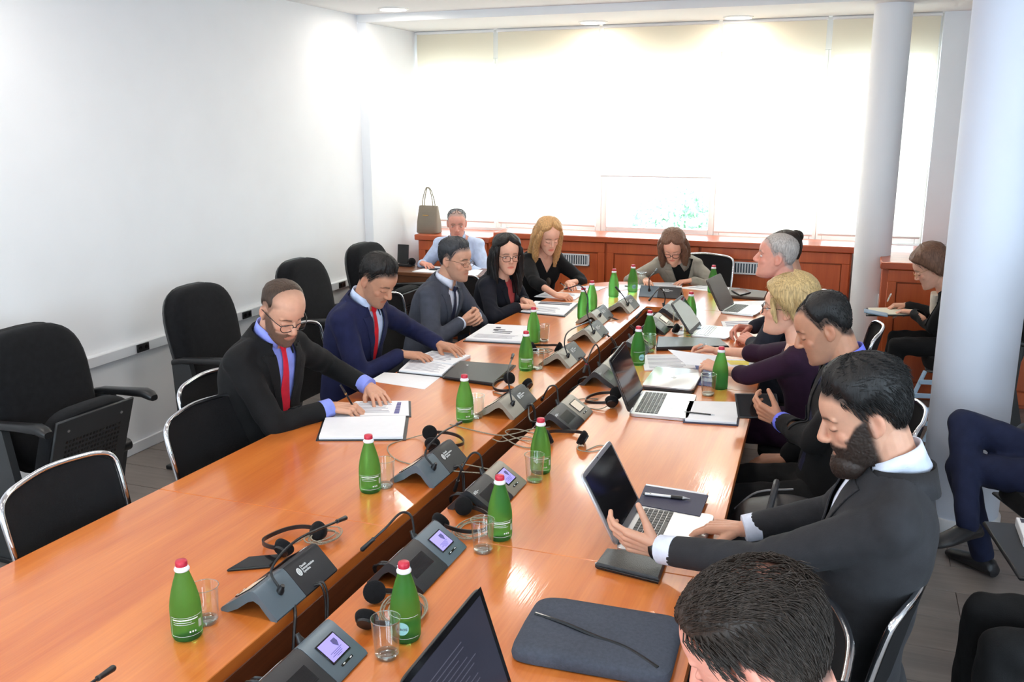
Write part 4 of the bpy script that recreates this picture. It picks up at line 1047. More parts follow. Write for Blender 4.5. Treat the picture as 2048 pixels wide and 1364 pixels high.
# backpack on the chair between two men
t = thing('backpack', 'black backpack on the chair between the bearded man and the phone man', 'backpack', (-.13, 2.98, .478))
mb = MB().ell((0, 0, .13), (.19, .17, .13)); mb.ell((-.10, 0, .12), (.10, .15, .12)); mb.box((0, .0, .10), (.34, .30, .17), .05); mb.box((-.16, 0, .09), (.06, .24, .13), .025)
me = remesh(mb, .012, 6); a = mv(me); a[:, 2] = np.maximum(a[:, 2], .003); setv(me, a)
MT['nylon'] = mat('black_nylon', (.020, .020, .023), .48, var=.15, bump=.3, bscale=30); MT['zipgrey'] = mat('zip_grey', (.16, .16, .17), .4, var=.05)
mesh_obj('body', me, MT['nylon'], t, ang=180)
MB().tube(spline([(-.06, -.08, .245), (-.05, -.04, .30), (-.05, .03, .30), (-.06, .08, .245)], 6), .011, 8).build('handle', MT['nylon'], t)
MB().tube(spline([(-.205, -.10, .13), (-.15, -.13, .20), (-.06, -.14, .245), (.06, -.13, .25)], 6), .004, 6).build('zip', MT['zipgrey'], t)
MB().tube(spline([(-.19, .11, .15), (-.12, .14, .21), (0, .15, .235)], 6), .004, 6).build('zip', MT['zipgrey'], t)
# pale blue folding frame by the column
t = thing('folding_stand', 'pale blue slatted metal stand leaning beside the thick column', 'stand', (.47, 6.02, 0))
for sx in (-.09, .09):
    MB().tube([(sx-.06, -.05, .012), (sx+.10, .12, .42)], .013, 8).build('leg', MT['paleblue'], t)
for i in range(4):
    f = .25+.2*i; MB().box((-.06+.16*f, -.05+.17*f, .012+.408*f), (.20, .012, .03), .003, Rz(.2)).build('slat', MT['paleblue'], t)
MB().tube([(-.17, -.05, .012), (-.13, -.05, .012)], .018, 10).build('foot', MT['blackplastic'], t)
# seats on the right
aud_chair('black auditorium chair under the woman writing by the column', (.80, 6.42, 0), H90, False)
aud_chair('black auditorium chair under the person in blue jeans', (1.00, 4.06, 0), H90+.35, False)
aud_chair('black auditorium chair under the person in dark trousers at the right edge', (.98, 2.72, 0), H90, False)
t = thing('writing_tablet', 'black fold-out writing tablet at the right edge', 'tablet arm', (.68, 3.06, .58))
MB().box((0, 0, .06), (.36, .40, .016), .006, Rz(rad(8))).build('board', MT['blackplastic'], t)
MB().tube([(.12, .1, -.12), (.12, .1, .055)], .014, 8).build('arm', MT['blackplastic'], t)
t = thing('white_box', 'small white box on the black writing tablet at the right edge', 'box', (.62, 3.14, .648))
MB().box((0, 0, .015), (.10, .17, .03), .002).build('body', MT['paper'], t); MB().box((-.03, .06, .0303), (.02, .035, .0006)).build('printed_label', MT['ink'], t)
t = thing('notes_folder', 'open folder with papers on the lap of the woman writing', 'folder', (.28, 6.62, .685))
MB().box((0, 0, .006), (.34, .26, .008), .002, Ry(rad(-4))).build('cover', MT['leather'], t); MB().box((0, 0, .013), (.31, .23, .006), .001, Ry(rad(-4))).build('page_block', mat('cream_paper', srgb(232, 226, 205), .7, var=.02), t)
MB().box((-.11, -.14, .02), (.15, .10, .01), .002, Ry(rad(8))).build('loose_sheet', MT['paleblue'], t)
# ================================================================ people
SK = {'fair': srgb(232, 178, 152), 'mid': srgb(208, 158, 132), 'tan': srgb(194, 142, 114), 'pink': srgb(226, 160, 140)}
MT['skin'] = mat('skin', SK['mid'], .5, attr='tone', var=.05, vscale=40, bump=.05, bscale=300, sss=.12, spec=.35)
def cloth(name, c, rough=.85, bump=.18, sc=260, var=.12, sheen=.02): return mat(name, c, rough, var=var, vscale=25, bump=bump, bscale=sc, sheen=sheen, spec=.25)
def hairmat(name, c, rough=.52): return mat(name, c, rough, var=.35, vscale=9, bump=.55, bscale=9, stretch=(22, 22, 3), spec=.4, detail=2)
HR = np.array([ # z, front y, back y, half width
 (-.120, .070, .030, .014), (-.112, .088, .012, .034), (-.095, .095, -.012, .048), (-.075, .094, -.035, .056), (-.055, .092, -.055, .061), (-.030, .091, -.075, .066),
 (-.008, .089, -.088, .069), (.015, .091, -.096, .072), (.035, .095, -.100, .075), (.055, .092, -.101, .0765), (.075, .082, -.096, .074), (.092, .066, -.084, .066), (.106, .042, -.064, .050), (.115, .015, -.038, .030), (.119, -.008, -.016, .008)])
def head_ring(z, off=0.0, n=56, s=1.0, wk=1.0):
    zz = float(np.clip(z, HR[0, 0], HR[-1, 0])); yf, yb, w_ = [float(np.interp(zz, HR[:, 0], HR[:, k])) for k in (1, 2, 3)]
    yc = yb + (yf-yb)*.44; a = np.arange(n)/n*2*np.pi; c, sn = np.sin(a), np.cos(a)   # a=0 front
    x = (w_*wk+off)*np.sign(c)*abs(c)**.92
    y = yc + np.where(sn > 0, (yf-yc+off), (yc-yb+off))*np.sign(sn)*abs(sn)**.88
    return np.stack([x, y, np.full(n, z)], 1)*s
def sstep(x, a, b): t = np.clip((x-a)/(b-a), 0, 1); return t*t*(3-2*t)
def mixc(a, b, k): return a*(1-k[:, None]) + np.asarray(b)[None, :]*k[:, None]
def join_meshes(parts):
    vs, fs, o = [], [], 0
    for v, f in parts:
        vs.append(v); fs += [tuple(i+o for i in q) for q in f]; o += len(v)
    return np.concatenate(vs), fs
def hand_mesh(W, d, palm, side, curl, thumb=(.55, 25), spread=.10, forearm=None, s=1.0, vox=.0028, fa=.10):
    """W wrist, d finger direction, palm = direction the palm faces, side +1 right hand / -1 left hand"""
    d = nrm(d); palm = nrm(V(palm)-d*(V(palm)@d)); n = -palm; lat = np.cross(d, n)*side*-1  # lat -> thumb side
    lat = nrm(lat); mb = MB(); W = V(W)
    K = [(.030, .092, (.042, .026, .021), .0092), (.010, .096, (.046, .030, .022), .0094), (-.010, .091, (.042, .028, .021), .0090), (-.029, .081, (.033, .021, .019), .0080)]
    fa_dir = nrm(V(forearm)-W) if forearm is not None else -d
    mb.cap2(W+fa_dir*fa, W, .031*s, .024*s, 14)
    mb.cap2(W, W+d*.02*s, .024*s, .024*s, 12, sq=(n, .8))
    for i, (l, f, ph, r) in enumerate(K):
        k = W + (lat*l + d*f + n*.004)*s
        mb.cap2(W+(lat*l*.55+d*.008)*s, k, .0165*s, .0122*s, 10)
        cu = curl[i] if not np.isscalar(curl) else curl
        cu = cu if hasattr(cu, '__len__') else (cu, cu*1.1, cu*.7)
        dirv = nrm(d + lat*spread*(l/.03)); ang = 0; p = k
        for j in range(3):
            ang += rad(cu[j]); q = dirv*math.cos(ang) - n*math.sin(ang)
            e = p + q*ph[j]*s; rr = r*s*(1-.08*j)
            mb.cap2(p, e, rr, rr*.92, 10); p = e
    mb.cap2(W+(lat*.004+d*.03-n*.004)*s, W+(-lat*.006+d*.07-n*.003)*s, .019*s, .019*s, 12)
    op, tc = thumb
    b = W+(lat*.022+d*.022-n*.006)*s
    d1 = nrm(d*(1-op*.5)+lat*op-n*.35); k1 = b+d1*.042*s
    d2 = nrm(d1*math.cos(rad(tc)) + (d*.7-lat*.5-n*.5)*math.sin(rad(tc))); k2 = k1+d2*.033*s
    d3 = nrm(d2*math.cos(rad(tc*.8)) + (d*.6-lat*.6-n*.4)*math.sin(rad(tc*.8))); k3 = k2+d3*.025*s
    mb.cap2(b, k1, .0165*s, .0125*s, 10); mb.cap2(k1, k2, .0112*s, .0102*s, 10); mb.cap2(k2, k3, .0100*s, .0085*s, 10)
    me = remesh(mb, vox, 3, .5); v, f = mv(me), polys(me); bpy.data.meshes.remove(me); return v, f
def person(label, head, yaw, pitch, hip, face, arms, top, roll=0, sex='m', skin='mid', hair=None, beard=None, brow=(.05, .035, .03), eyes='down', glasses=None,
           shirt=None, tie=None, vtop=.070, vlen=.34, lapel=True, sleeve=.93, cuff=None, hvox=.0034, gvox=.009, belly=0.0, hs=1.0, knees=None, feet=None, trousers=None, wk=1.0, collar=True, skirtcol=None, shoe=True, handvox=.003, shoulder=None, neckskin=False, lean=-.03, neck_back=.032):
    F = V(math.cos(rad(face)), math.sin(rad(face)), 0); Z = V(0, 0, 1); Rr = np.cross(F, Z)
    C = V(head); hip = V(*hip, .56)
    base = V(hip[0], hip[1], 0)
    t = thing('person', label, 'person', base, 0, 'people in the meeting')
    hf = V(math.cos(rad(yaw))*math.cos(rad(pitch)), math.sin(rad(yaw))*math.cos(rad(pitch)), math.sin(rad(pitch)))
    hr = nrm(np.cross(hf, Z)); hu = np.cross(hr, hf)
    cr, sr = math.cos(rad(roll)), math.sin(rad(roll)); hr, hu = hr*cr+hu*sr, hu*cr-hr*sr
    HB = np.stack([hr, hf, hu], 1)
    def h2w(p): return np.asarray(p) @ HB.T * hs + C
    fem = sex == 'f'; g = .88 if fem else 1.0
    jaw = h2w(V(0, -.03, -.075)); N = jaw - F*(neck_back) - V(0, 0, .062) - (hf-F*(hf@F))*0.0
    # ---- spine
    P0, P2 = hip, N; P1 = P0*.5+P2*.5 + F*lean + V(0, 0, .04)
    def sp(u): return P0*(1-u)**2 + P1*2*u*(1-u) + P2*u*u
    def tg(u): return nrm((P1-P0)*(1-u)+(P2-P1)*u)
    TR = [(-.14, .175, .125), (0, .188, .135), (.22, .176, .126), (.42, .182, .128), (.60, .198, .132), (.74, .205, .126), (.84, .192, .112), (.91, .150, .094), (.955, .108, .080), (.99, .078, .070), (1.02, .068, .064), (1.08, .062, .060)]
    def ring(u, k=1.0, n=40, add=0):
        w_ = float(np.interp(u, [r[0] for r in TR], [r[1] for r in TR]))*g*k*wk+add; dd = float(np.interp(u, [r[0] for r in TR], [r[2] for r in TR]))*(.92 if fem else 1)*k+add
        off = 0
        if belly: off = belly*math.exp(-((u-.22)/.22)**2)
        if fem: off += .022*math.exp(-((u-.58)/.12)**2)
        uc = min(max(u, 0), 1); c = sp(uc) + tg(uc)*(u-uc)*.5; T = tg(uc); D = np.cross(T, Rr)
        a = np.arange(n)/n*2*np.pi; s, co = np.sin(a), np.cos(a); e = .86
        f = np.where(co > 0, dd+off, dd*.95)
        return c + np.outer(w_*np.sign(s)*abs(s)**e, Rr) + np.outer(f*np.sign(co)*abs(co)**e, D)
    us = np.linspace(-.14, 1.08, 25)
    # ---- arms
    J = {}
    for sd, sg in (('R', 1), ('L', -1)):
        u = .845; S = sp(u) + Rr*sg*.178*g*wk*(1.0) + np.cross(tg(u), Rr)*.01
        if shoulder and sd in shoulder: S = S + V(shoulder[sd])
        A = arms.get(sd)
        if A is None: A = dict(w=hip+F*.22+Rr*sg*.16+V(0, 0, .08), d=F-Rr*sg*.4, palm=(0, 0, -1), curl=20)
        Wp = V(A['w']); l1, l2 = .30*g, .265*g; dv = Wp-S; dist = np.linalg.norm(dv)
        if dist > (l1+l2)*.985: k = dist/((l1+l2)*.985); l1 *= k; l2 *= k
        if dist < abs(l1-l2)+.05: pass
        a_ = (l1*l1-l2*l2+dist*dist)/(2*dist); hgt = math.sqrt(max(l1*l1-a_*a_, 1e-6)); ax = nrm(dv)
        pole = V(A.get('pole', tuple(-Z*.75+Rr*sg*.5-F*.25))); pole = nrm(pole-ax*(pole@ax)); E = S+ax*a_+pole*hgt
        J[sd] = (S, E, Wp, A, sg)
    # ---- garment
    mb = MB(); mb.loft([ring(u) for u in us])
    ak = g*(1.0 if not A.get('thin') else .9)
    for sd in J:
        S, E, Wp, A, sg = J[sd]; q = E+(Wp-E)*(sleeve)
        mb.cap2(sp(.93)+Rr*sg*.055*g, S-Rr*sg*.01, .045*g, .060*g, 14); mb.cap2(S-Rr*sg*.02-V(0, 0, .012), E, .064*ak, .052*ak, 14)
        re = .038 if sleeve > .8 else .048
        mb.cap2(E, q-nrm(Wp-E)*.01, .051*ak, re*ak+.004, 14)
    me = remesh(mb, gvox, 5, .5)
    # cloth folds
    v = mv(me); nn = mnormals(me); amp = np.zeros(len(v)); S0 = sp(.5)
    for sd in J:
        S, E, Wp, A, sg = J[sd]
        for (a, b, wd, A_) in ((S, E, .08, (.0026*g)), (E, Wp, .07, (.0026 if sleeve > .8 else .001)*g)):
            L = np.linalg.norm(b-a); x = nrm(b-a); h = (v-a)@x; rd = np.linalg.norm((v-a)-np.outer(h, x), axis=1)
            m_ = (rd < wd) & (h > -.03) & (h < L); ph = rng.random()*6
            tw = (v-a)@nrm(np.cross(x, Z)+.01)
            near = np.exp(-((h-(L if b is E else 0))/.10)**2)
            amp += np.where(m_, A_*np.sin(h*78+tw*46+ph+2.2*np.sin(h*23+tw*31+ph))*(.15+.85*near)*(.5+.5*np.sin(h*17+tw*27+ph*2)), 0)
    tw = v@Rr; hh = (v-S0)@Z; amp += .003*np.sin(hh*42+tw*26+rng.random()*6)*np.sin(tw*17+hh*9)
    # flatten what would sink into the table is left to the pose
    v = v+nn*amp[:, None]; setv(me, v-base)
    # neckline
    Tm, O = tg(.8), sp(.985); Dm = np.cross(Tm, Rr)
    bm = bmesh.new(); bm.from_mesh(me); bpy.data.meshes.remove(me)
    Ob = O-base
    apex = Ob - Tm*vlen
    nR = nrm(Rr*vlen - Tm*vtop); nL = nrm(-Rr*vlen - Tm*vtop)
    lw = .055
    lapR = nrm(Rr*vlen*.93 - Tm*(vtop+lw)); lapL = nrm(-Rr*vlen*.93 - Tm*(vtop+lw))
    cuts = [nR, nL] + ([lapR, lapL] if lapel else [])
    dmax = .185+belly+(.03 if fem else 0)
    def local_geom():
        out = set()
        for f in bm.faces:
            q = np.array(f.calc_center_median())-Ob
            if abs(q@Rr) < .16 and -.13 < q@Dm < dmax and q@Tm > -vlen-.05: out.add(f); out.update(f.edges); out.update(f.verts)
        return list(out)
    bmesh.ops.bisect_plane(bm, geom=local_geom(), plane_co=Vector(Ob+Tm*.005), plane_no=Vector(Tm), dist=1e-5)
    for pn in cuts: bmesh.ops.bisect_plane(bm, geom=local_geom(), plane_co=Vector(apex), plane_no=Vector(pn), dist=1e-5)
    bm.faces.ensure_lookup_table()
    cs = np.array([tuple(f.calc_center_median()) for f in bm.faces]); rel = cs-Ob
    u_, h_, d_ = rel@Rr, rel@Tm, rel@Dm
    inV = ((cs-apex)@nR < 0) & ((cs-apex)@nL < 0) & (h_ > -vlen) & (h_ < .05) & (d_ > .0) & (d_ < dmax)
    neck = (h_ > .005) & (np.hypot(u_, d_) < .092)
    kill = inV | neck
    lapm = None
    if lapel:
        inL = (((cs-apex)@lapR < 0) & ((cs-apex)@lapL < 0)) & (h_ > -vlen) & (h_ < -.035) & (d_ > .02) & (d_ < dmax) & ~kill & (abs(u_) < .15)
        vs, fs, mp = [], [], {}
        for i in np.nonzero(inL)[0]:
            q = []
            for vv in bm.faces[i].verts:
                if vv.index not in mp or True:
                    key = vv.co.to_tuple(5)
                    if key not in mp: mp[key] = len(vs); vs.append(vv.co + vv.normal*.0045)
                    q.append(mp[key])
            fs.append(q)
        lapm = (vs, fs)
    bmesh.ops.delete(bm, geom=[bm.faces[i] for i in np.nonzero(kill)[0]], context='FACES')
    gm = bpy.data.meshes.new('garment'); bm.to_mesh(gm); bm.free()
    jn = 'jacket' if lapel else ('shirt' if collar and not fem else 'top')
    jo = mesh_obj(jn, gm, top, t, ang=180, fix=False)
    if lapm and lapm[1]:
        lm = bpy.data.meshes.new('lapel'); lm.from_pydata([tuple(p) for p in lapm[0]], [], lapm[1]); lo = mesh_obj('lapel', lm, top, jo, ang=180)
        so = lo.modifiers.new('s', 'SOLIDIFY'); so.thickness = .004; so.offset = -1
    # ---- shirt under the jacket, or skin
    under = shirt if shirt is not None else None
    parts = []
    core = MB().loft([ring(u, .78 if under is not None else .935) for u in np.linspace(-.1, 1.0, 16)]); parts.append((core.V()-base, core.f))
    if under is not None:
        so_ = MB().loft([ring(u, .935-.07*float(sstep(np.array([u]), .72, .92)[0])-.18*float(sstep(np.array([u]), .92, .99)[0])) for u in np.linspace(0, .99, 20)]); so_.xf(None, -base)
        sho = so_.build('shirt' if lapel else 'undershirt', under, t, ang=180)
    # ---- collar
    if collar and (shirt is not None or not fem):
        cm = shirt if shirt is not None else top
        nc = N; ax = nrm(h2w(V(0, -.035, -.05))-N); Dc = nrm(np.cross(ax, Rr)); mb = MB(); rows = [[], [], [], []]
        ra = .058 if not fem else .052
        for i in range(29):
            ph = rad(18) + (2*math.pi-rad(36))*i/28; dirv = Rr*math.sin(ph)+Dc*math.cos(ph); fr = max(0, math.cos(ph))
            b0 = nc - ax*.018 + dirv*(ra+.010)
            tp = nc + ax*(.046-.014*fr) + dirv*(ra+.003)
            ou = nc + ax*(.010-.040*fr**3) + dirv*(ra+.009+.010*fr) 
            rows[0].append(b0); rows[1].append(tp); rows[2].append(tp+dirv*.004); rows[3].append(ou)
        mb.loft([np.array(r)-base for r in rows], caps=False, closed=False)
        co = mb.build('collar', cm, t, ang=180); q = co.modifiers.new('s', 'SOLIDIFY'); q.thickness = .002
    if lapel:
        mb = MB(); rows = [[], [], []]
        for i in range(25):
            ph = rad(38) + (2*math.pi-rad(76))*i/24; dirv = Rr*math.sin(ph)+Dm*math.cos(ph); fr = max(0, math.cos(ph)); bk = max(0, -math.cos(ph))
            rows[0].append(O + Tm*(-.034-.03*fr) + dirv*(.102+.012*abs(math.sin(ph)))); rows[1].append(O + Tm*(.018+.014*bk-.022*fr) + dirv*(.078)); rows[2].append(O+Tm*(-.01) + dirv*(.068))
        mb.loft([np.array(r)-base for r in rows], caps=False, closed=False)
        co = mb.build('jacket_collar', top, jo, ang=180); q = co.modifiers.new('s', 'SOLIDIFY'); q.thickness = .004
    if tie is not None:
        mb = MB(); rows = []
        for u in np.linspace(.975, .12, 16):
            T = tg(u); D = np.cross(T, Rr); r = ring(u, .935); c = r[0]+D*.008; w_ = .013+.030*sstep(.975-u, .02, .75) if u < .95 else .017
            rows.append([c-Rr*w_-D*.003, c+D*.003, c+Rr*w_-D*.003, c-D*.005])
        mb.loft([np.array(r)-base for r in rows]); 
        u = .985; D = np.cross(tg(u), Rr); kc = ring(u, .935)[0]+D*.014
        mb.loft([np.array([kc+Tm*z+Rr*a*w_+D*b for a, b in ((-1, -.006), (-.6, .009), (.6, .009), (1, -.006))])-base for z, w_ in ((.016, .020), (-.018, .012))])
        mb.build('tie', tie, t, ang=50)
    # ---- head
    mb = MB(); zs = np.r_[np.linspace(-.120, -.09, 5), np.linspace(-.08, .09, 18), np.linspace(.096, .119, 6)]
    mb.loft([head_ring(z) for z in zs])
    w2h = lambda p: (np.asarray(p)-C) @ HB / hs
    nl = w2h(N - V(0, 0, .03)); nr_ = .054 if not fem else .045
    mb.cap2((0, -.030, -.045), nl, nr_, nr_*1.12, 18)
    nk = .76 if fem else 1.0; mb.cap2((0, .086, .018), (0, .109-.002*fem, -.024), .0075*nk, .0125*nk, 10); mb.ell((0, .104-.002*fem, -.030), (.016*nk, .013*nk, .009*nk))
    for s in (-1, 1):
        mb.ell((s*.012*nk, .098-.003*fem, -.031), (.0085*nk, .010, .008*nk))
        mb.cap2((s*.010, .086, .024), (s*.046, .070, .024), .0095*nk, .0080*nk, 8)
        mb.ell((s*.030, .058, -.026), (.027, .022, .027)); mb.ell((s*.031, .0765, .001), (.0135, .010, .0085))
        R = Rz(s*.32) @ Rx(.12)
        mb.ell((s*.0775, -.014, -.006), (.0085, .0195, .031), R); mb.ell((s*.0745, -.006, -.028), (.007, .010, .012))
    mb.cap2((-.019, .0845, -.0575), (.019, .0845, -.0575), .0065, .0065, 8); mb.cap2((-.015, .0850, -.0685), (.015, .0850, -.0685), .0078, .0078, 8)
    mb.ell((0, .082, -.100), (.024, .016, .016))
    if beard == 'full': mb.ell((0, .066, -.100), (.052, .042, .040)); mb.ell((0, .085, -.105), (.030, .026, .032))
    hm = remesh(mb, hvox, 5, .5); v = mv(hm); fs = polys(hm); bpy.data.meshes.remove(hm)
    for s in (-1, 1):
        d2 = ((v[:, 0]-s*.031)/.017)**2+((v[:, 2]-.012)/.0085)**2; v[:, 1] -= np.where(v[:, 1] > .04, .0055*np.exp(-d2), 0)
        d2 = ((v[:, 1]+.010)/.009)**2+((v[:, 2]+.002)/.015)**2; v[:, 0] -= np.where(v[:, 0]*s > .078, s*.008*np.exp(-d2), 0)
    v[:, 1] -= np.where(v[:, 1] > .05, .003*np.exp(-((v[:, 2]+.0628)/.0022)**2)*sstep(.024-abs(v[:, 0]), 0, .006), 0)
    if fem: v[:, 0] *= 1-.16*sstep(-v[:, 2], .02, .115)*sstep(v[:, 1], -.02, .04)
    x, y, z = v.T
    base_c = np.array(SK[skin] if isinstance(skin, str) else skin); col = np.tile(base_c, (len(v), 1)); fr = sstep(y, .03, .07)
    blush = np.exp(-(((abs(x)-.042)/.022)**2+((z+.022)/.022)**2))*fr*.35 + np.exp(-((x/.014)**2+((z+.026)/.014)**2))*fr*.35 + sstep(abs(x), .074, .080)*.35
    col = mixc(col, base_c*V(1.0, .70, .66), blush)
    lw_ = .0225 if fem else .024; lh = .0088*np.sqrt(np.clip(1-(x/lw_)**2, 0, 1)); lip = fr*sstep(lh-abs(z+.063), -.0006, .0022)*(abs(x) < lw_); col = mixc(col, base_c*(V(.92, .42, .42) if fem else V(.80, .55, .52)), lip*.85)
    bw = fr*np.exp(-((z-.0265+.012*np.maximum(abs(x)-.035, 0)/.02)/.0042)**2)*sstep(abs(x), .010, .016)*sstep(.053-abs(x), 0, .010)
    col = mixc(col, brow, np.clip(bw*1.2, 0, 1)*(.6 if fem else .85))
    ey = -.0035 if eyes == 'down' else .0048
    lash = fr*np.exp(-((z-ey-(-.0035 if eyes == 'down' else .004)*(1-((abs(x)-.031)/.015)**2))/.0016)**2)*sstep(.0155-abs(abs(x)-.031), 0, .004)
    col = mixc(col, (.03, .02, .02), np.clip(lash*1.1, 0, 1)*.9)
    if beard:
        bc = V(beard_col(beard)); top_ = np.interp(abs(x), [0, .03, .05, .065, .08], [-.036, -.040, -.044, .0, .03])
        bmk = sstep(top_-z, -.004, .008)*sstep(z, -.150, -.125)*sstep(y, -.012, .01)
        must = fr*np.exp(-((z+.045)/.007)**2)*sstep(.032-abs(x), 0, .01)
        bmk = np.clip(np.maximum(bmk, must)-lip*.9, 0, 1)
        st = {'full': .97, 'short': .82, 'stubble': .40, 'shadow': .22}[beard]
        col = mixc(col, bc, bmk*st)
        if beard in ('full', 'short'):
            nz = rng.random(len(v)); v[:, :] += (v-V(0, .0, -.04))/np.linalg.norm(v-V(0, 0, -.04), axis=1)[:, None]*(bmk*(.003+.003*nz))[:, None]
    if hair and hair.get('stubble') is not None:   # closely shaved sides
        hl = hairline(v, hair); mk = sstep(z-hl, -.008, .012)*(1-hair.get('bald', np.zeros(1))*0)
        bald = hair.get('baldf'); 
        if bald: mk = mk*(1-hair.get('bk', 1.0)*bald(x, y, z))
        col = mixc(col, hair['stubble'], mk*hair.get('sk', .75))
    colh = col; parts.append((h2w(v)-base, fs)); 
    ncol = [np.tile(base_c, (len(parts[0][0]), 1)), colh]
    # ---- hands
    for sd in J:
        S, E, Wp, A, sg = J[sd]
        hv, hf_ = hand_mesh(Wp, A['d'], A['palm'], 1 if sd == 'R' else -1, A.get('curl', 20), A.get('thumb', (.55, 25)), A.get('spread', .1), E, s=.96*g if fem else 1.0, vox=handvox, fa=.11 if sleeve > .8 else .20)
        parts.append((hv-base, hf_)); hc = np.tile(base_c, (len(hv), 1)); ncol.append(hc*V(1.0, .97, .95))
    bv, bf = join_meshes(parts); bme = bpy.data.meshes.new('body'); bme.from_pydata(bv.tolist(), [], bf)
    ca = bme.color_attributes.new('tone', 'FLOAT_COLOR', 'POINT'); cc = np.c_[np.concatenate(ncol), np.ones(len(bv))]; ca.data.foreach_set('color', cc.ravel())
    body = mesh_obj('body', bme, MT['skin'], t, ang=180, fix=False)
    # ---- eyes
    if eyes == 'open':
        for s in (-1, 1):
            e = MB(); e.ell((0, 0, 0), (.0115, .0115, .0115), Rx(-math.pi/2), n=16, k=14); ev = e.V()
            e.m = [1 if all(ev[i][1] > .0078 for i in f) else 0 for f in e.f]
            e.v = [h2w(ev*V(1.2, 1, .58)+V(s*.031, .0735, .0002))-base]; e.build('eye', [MT['eyewhite'], MT['iris']], t, ang=180)
    # ---- hair
    if hair: build_hair(hair, h2w, base, t, F)
    # ---- glasses
    if glasses:
        gm_, kind = glasses; mb = MB(); rw, rh = (.0245, .0185) if kind != 'thin' else (.024, .014); th = .0017 if kind != 'thin' else .0011
        for s in (-1, 1):
            a = np.linspace(0, 2*np.pi, 29); c = V(s*.0315, .103, -.002)
            loop = [c+V(rw*np.sign(math.cos(q))*abs(math.cos(q))**.6, -.010*(max(0, s*math.cos(q)))**2, rh*np.sign(math.sin(q))*abs(math.sin(q))**.7) for q in a]
            mb.tube([h2w(p)-base for p in loop], th, 6, loop=True, caps=False)
            mb.tube([h2w(p)-base for p in ((s*.056, .094, .006), (s*.070, .07, .010), (s*.080, .02, .010), (s*.083, -.02, .006), (s*.082, -.032, -.012))], th, 6)
        mb.tube([h2w(p)-base for p in ((-.008, .104, .002), (0, .108, .004), (.008, .104, .002))], th, 6)
        mb.build('glasses', gm_, t, ang=180)
        go = t.children[-1] if False else [o for o in t.children if o.name.startswith('glasses')][0]
        for s in (-1, 1):
            a = np.linspace(0, 2*np.pi, 24, endpoint=False); c = V(s*.0315, .1025, -.002)
            l = MB(); l.add([h2w(c+V(rw*.96*np.sign(math.cos(q))*abs(math.cos(q))**.6, -.010*(max(0, s*math.cos(q)))**2, rh*.96*np.sign(math.sin(q))*abs(math.sin(q))**.7))-base for q in a], [tuple(range(24))]); l.build('lens', MT['lens'], go, fix=False)
    # ---- cuffs
    if cuff is not None:
        for sd in J:
            S, E, Wp, A, sg = J[sd]
            if A.get('nocuff'): continue
            x = nrm(Wp-E); a = E+(Wp-E)*(sleeve-.06); b = Wp-x*.004
            MB().tube([a-base, b-x*.002-base, b-base], [.041*g, .0395*g, .034*g], 18).build('shirt_cuff', cuff, t, ang=60)
    # ---- legs
    tm = trousers or top; mb = MB()
    kn = knees or [hip+F*.43+Rr*s*.11+V(0, 0, -.03) for s in (1, -1)]; ft = feet or [k+F*.03+V(0, 0, .08-k[2]) for k in kn]
    for s, k, f in zip((1, -1), kn, ft):
        k, f = V(k), V(f); hj = hip+Rr*s*.085+V(0, 0, -.02)
        mb.cap2(hj, k, .088*g, .066*g, 16); mb.cap2(k, f, .064*g, .048*g, 14)
    mb.ell(hip+V(0, 0, -.02), (.16*g, .16*g, .11))
    lm = remesh(mb, .012, 5); v = mv(lm); v += mnormals(lm)*(.003*np.sin(v[:, 0]*60+v[:, 2]*40)*np.sin(v[:, 1]*55))[:, None]; setv(lm, v-base)
    mesh_obj('trousers', lm, tm, t, ang=180, fix=False)
    if shoe:
        for k, f in zip(kn, ft):
            f = V(f); d = nrm((f-V(k))*V(1, 1, 0)+F*.3); d = F if np.linalg.norm(d) < .1 else d
            rg = []
            for s, w_, h in ((-.07, .030, .05), (-.05, .036, .075), (.0, .038, .085), (.06, .042, .060), (.12, .044, .045), (.165, .034, .035), (.185, .012, .02)):
                a = np.linspace(0, 2*np.pi, 16, endpoint=False); lat = np.cross(d, Z)
                zb = max(f[2]-.075, .002)
                rg.append(np.array([V(f[0], f[1], zb)+d*s+lat*w_*math.cos(q)+Z*(h/2+h/2*math.sin(q)) for q in a])-base)
            MB().loft(rg).build('shoe', MT['leather'], t, ang=60)
    t['_n'] = 0; del t['_n']
    return t, dict(J=J, h2w=h2w, N=N, ring=ring, tg=tg, Rr=Rr, F=F, base=base, sp=sp)
def beard_col(b): return {'full': (.012, .010, .009), 'short': (.045, .028, .020), 'stubble': (.05, .04, .035), 'shadow': (.06, .05, .045)}[b]
def hairline(v, hair):
    th = np.degrees(np.abs(np.arctan2(v[:, 0], v[:, 1]+.01)))   # 0 front .. 180 back
    return np.interp(th, hair.get('la', [0, 35, 58, 72, 88, 105, 125, 150, 180]), hair.get('lz', [.074, .072, .050, .004, .020, .012, -.035, -.055, -.058]))
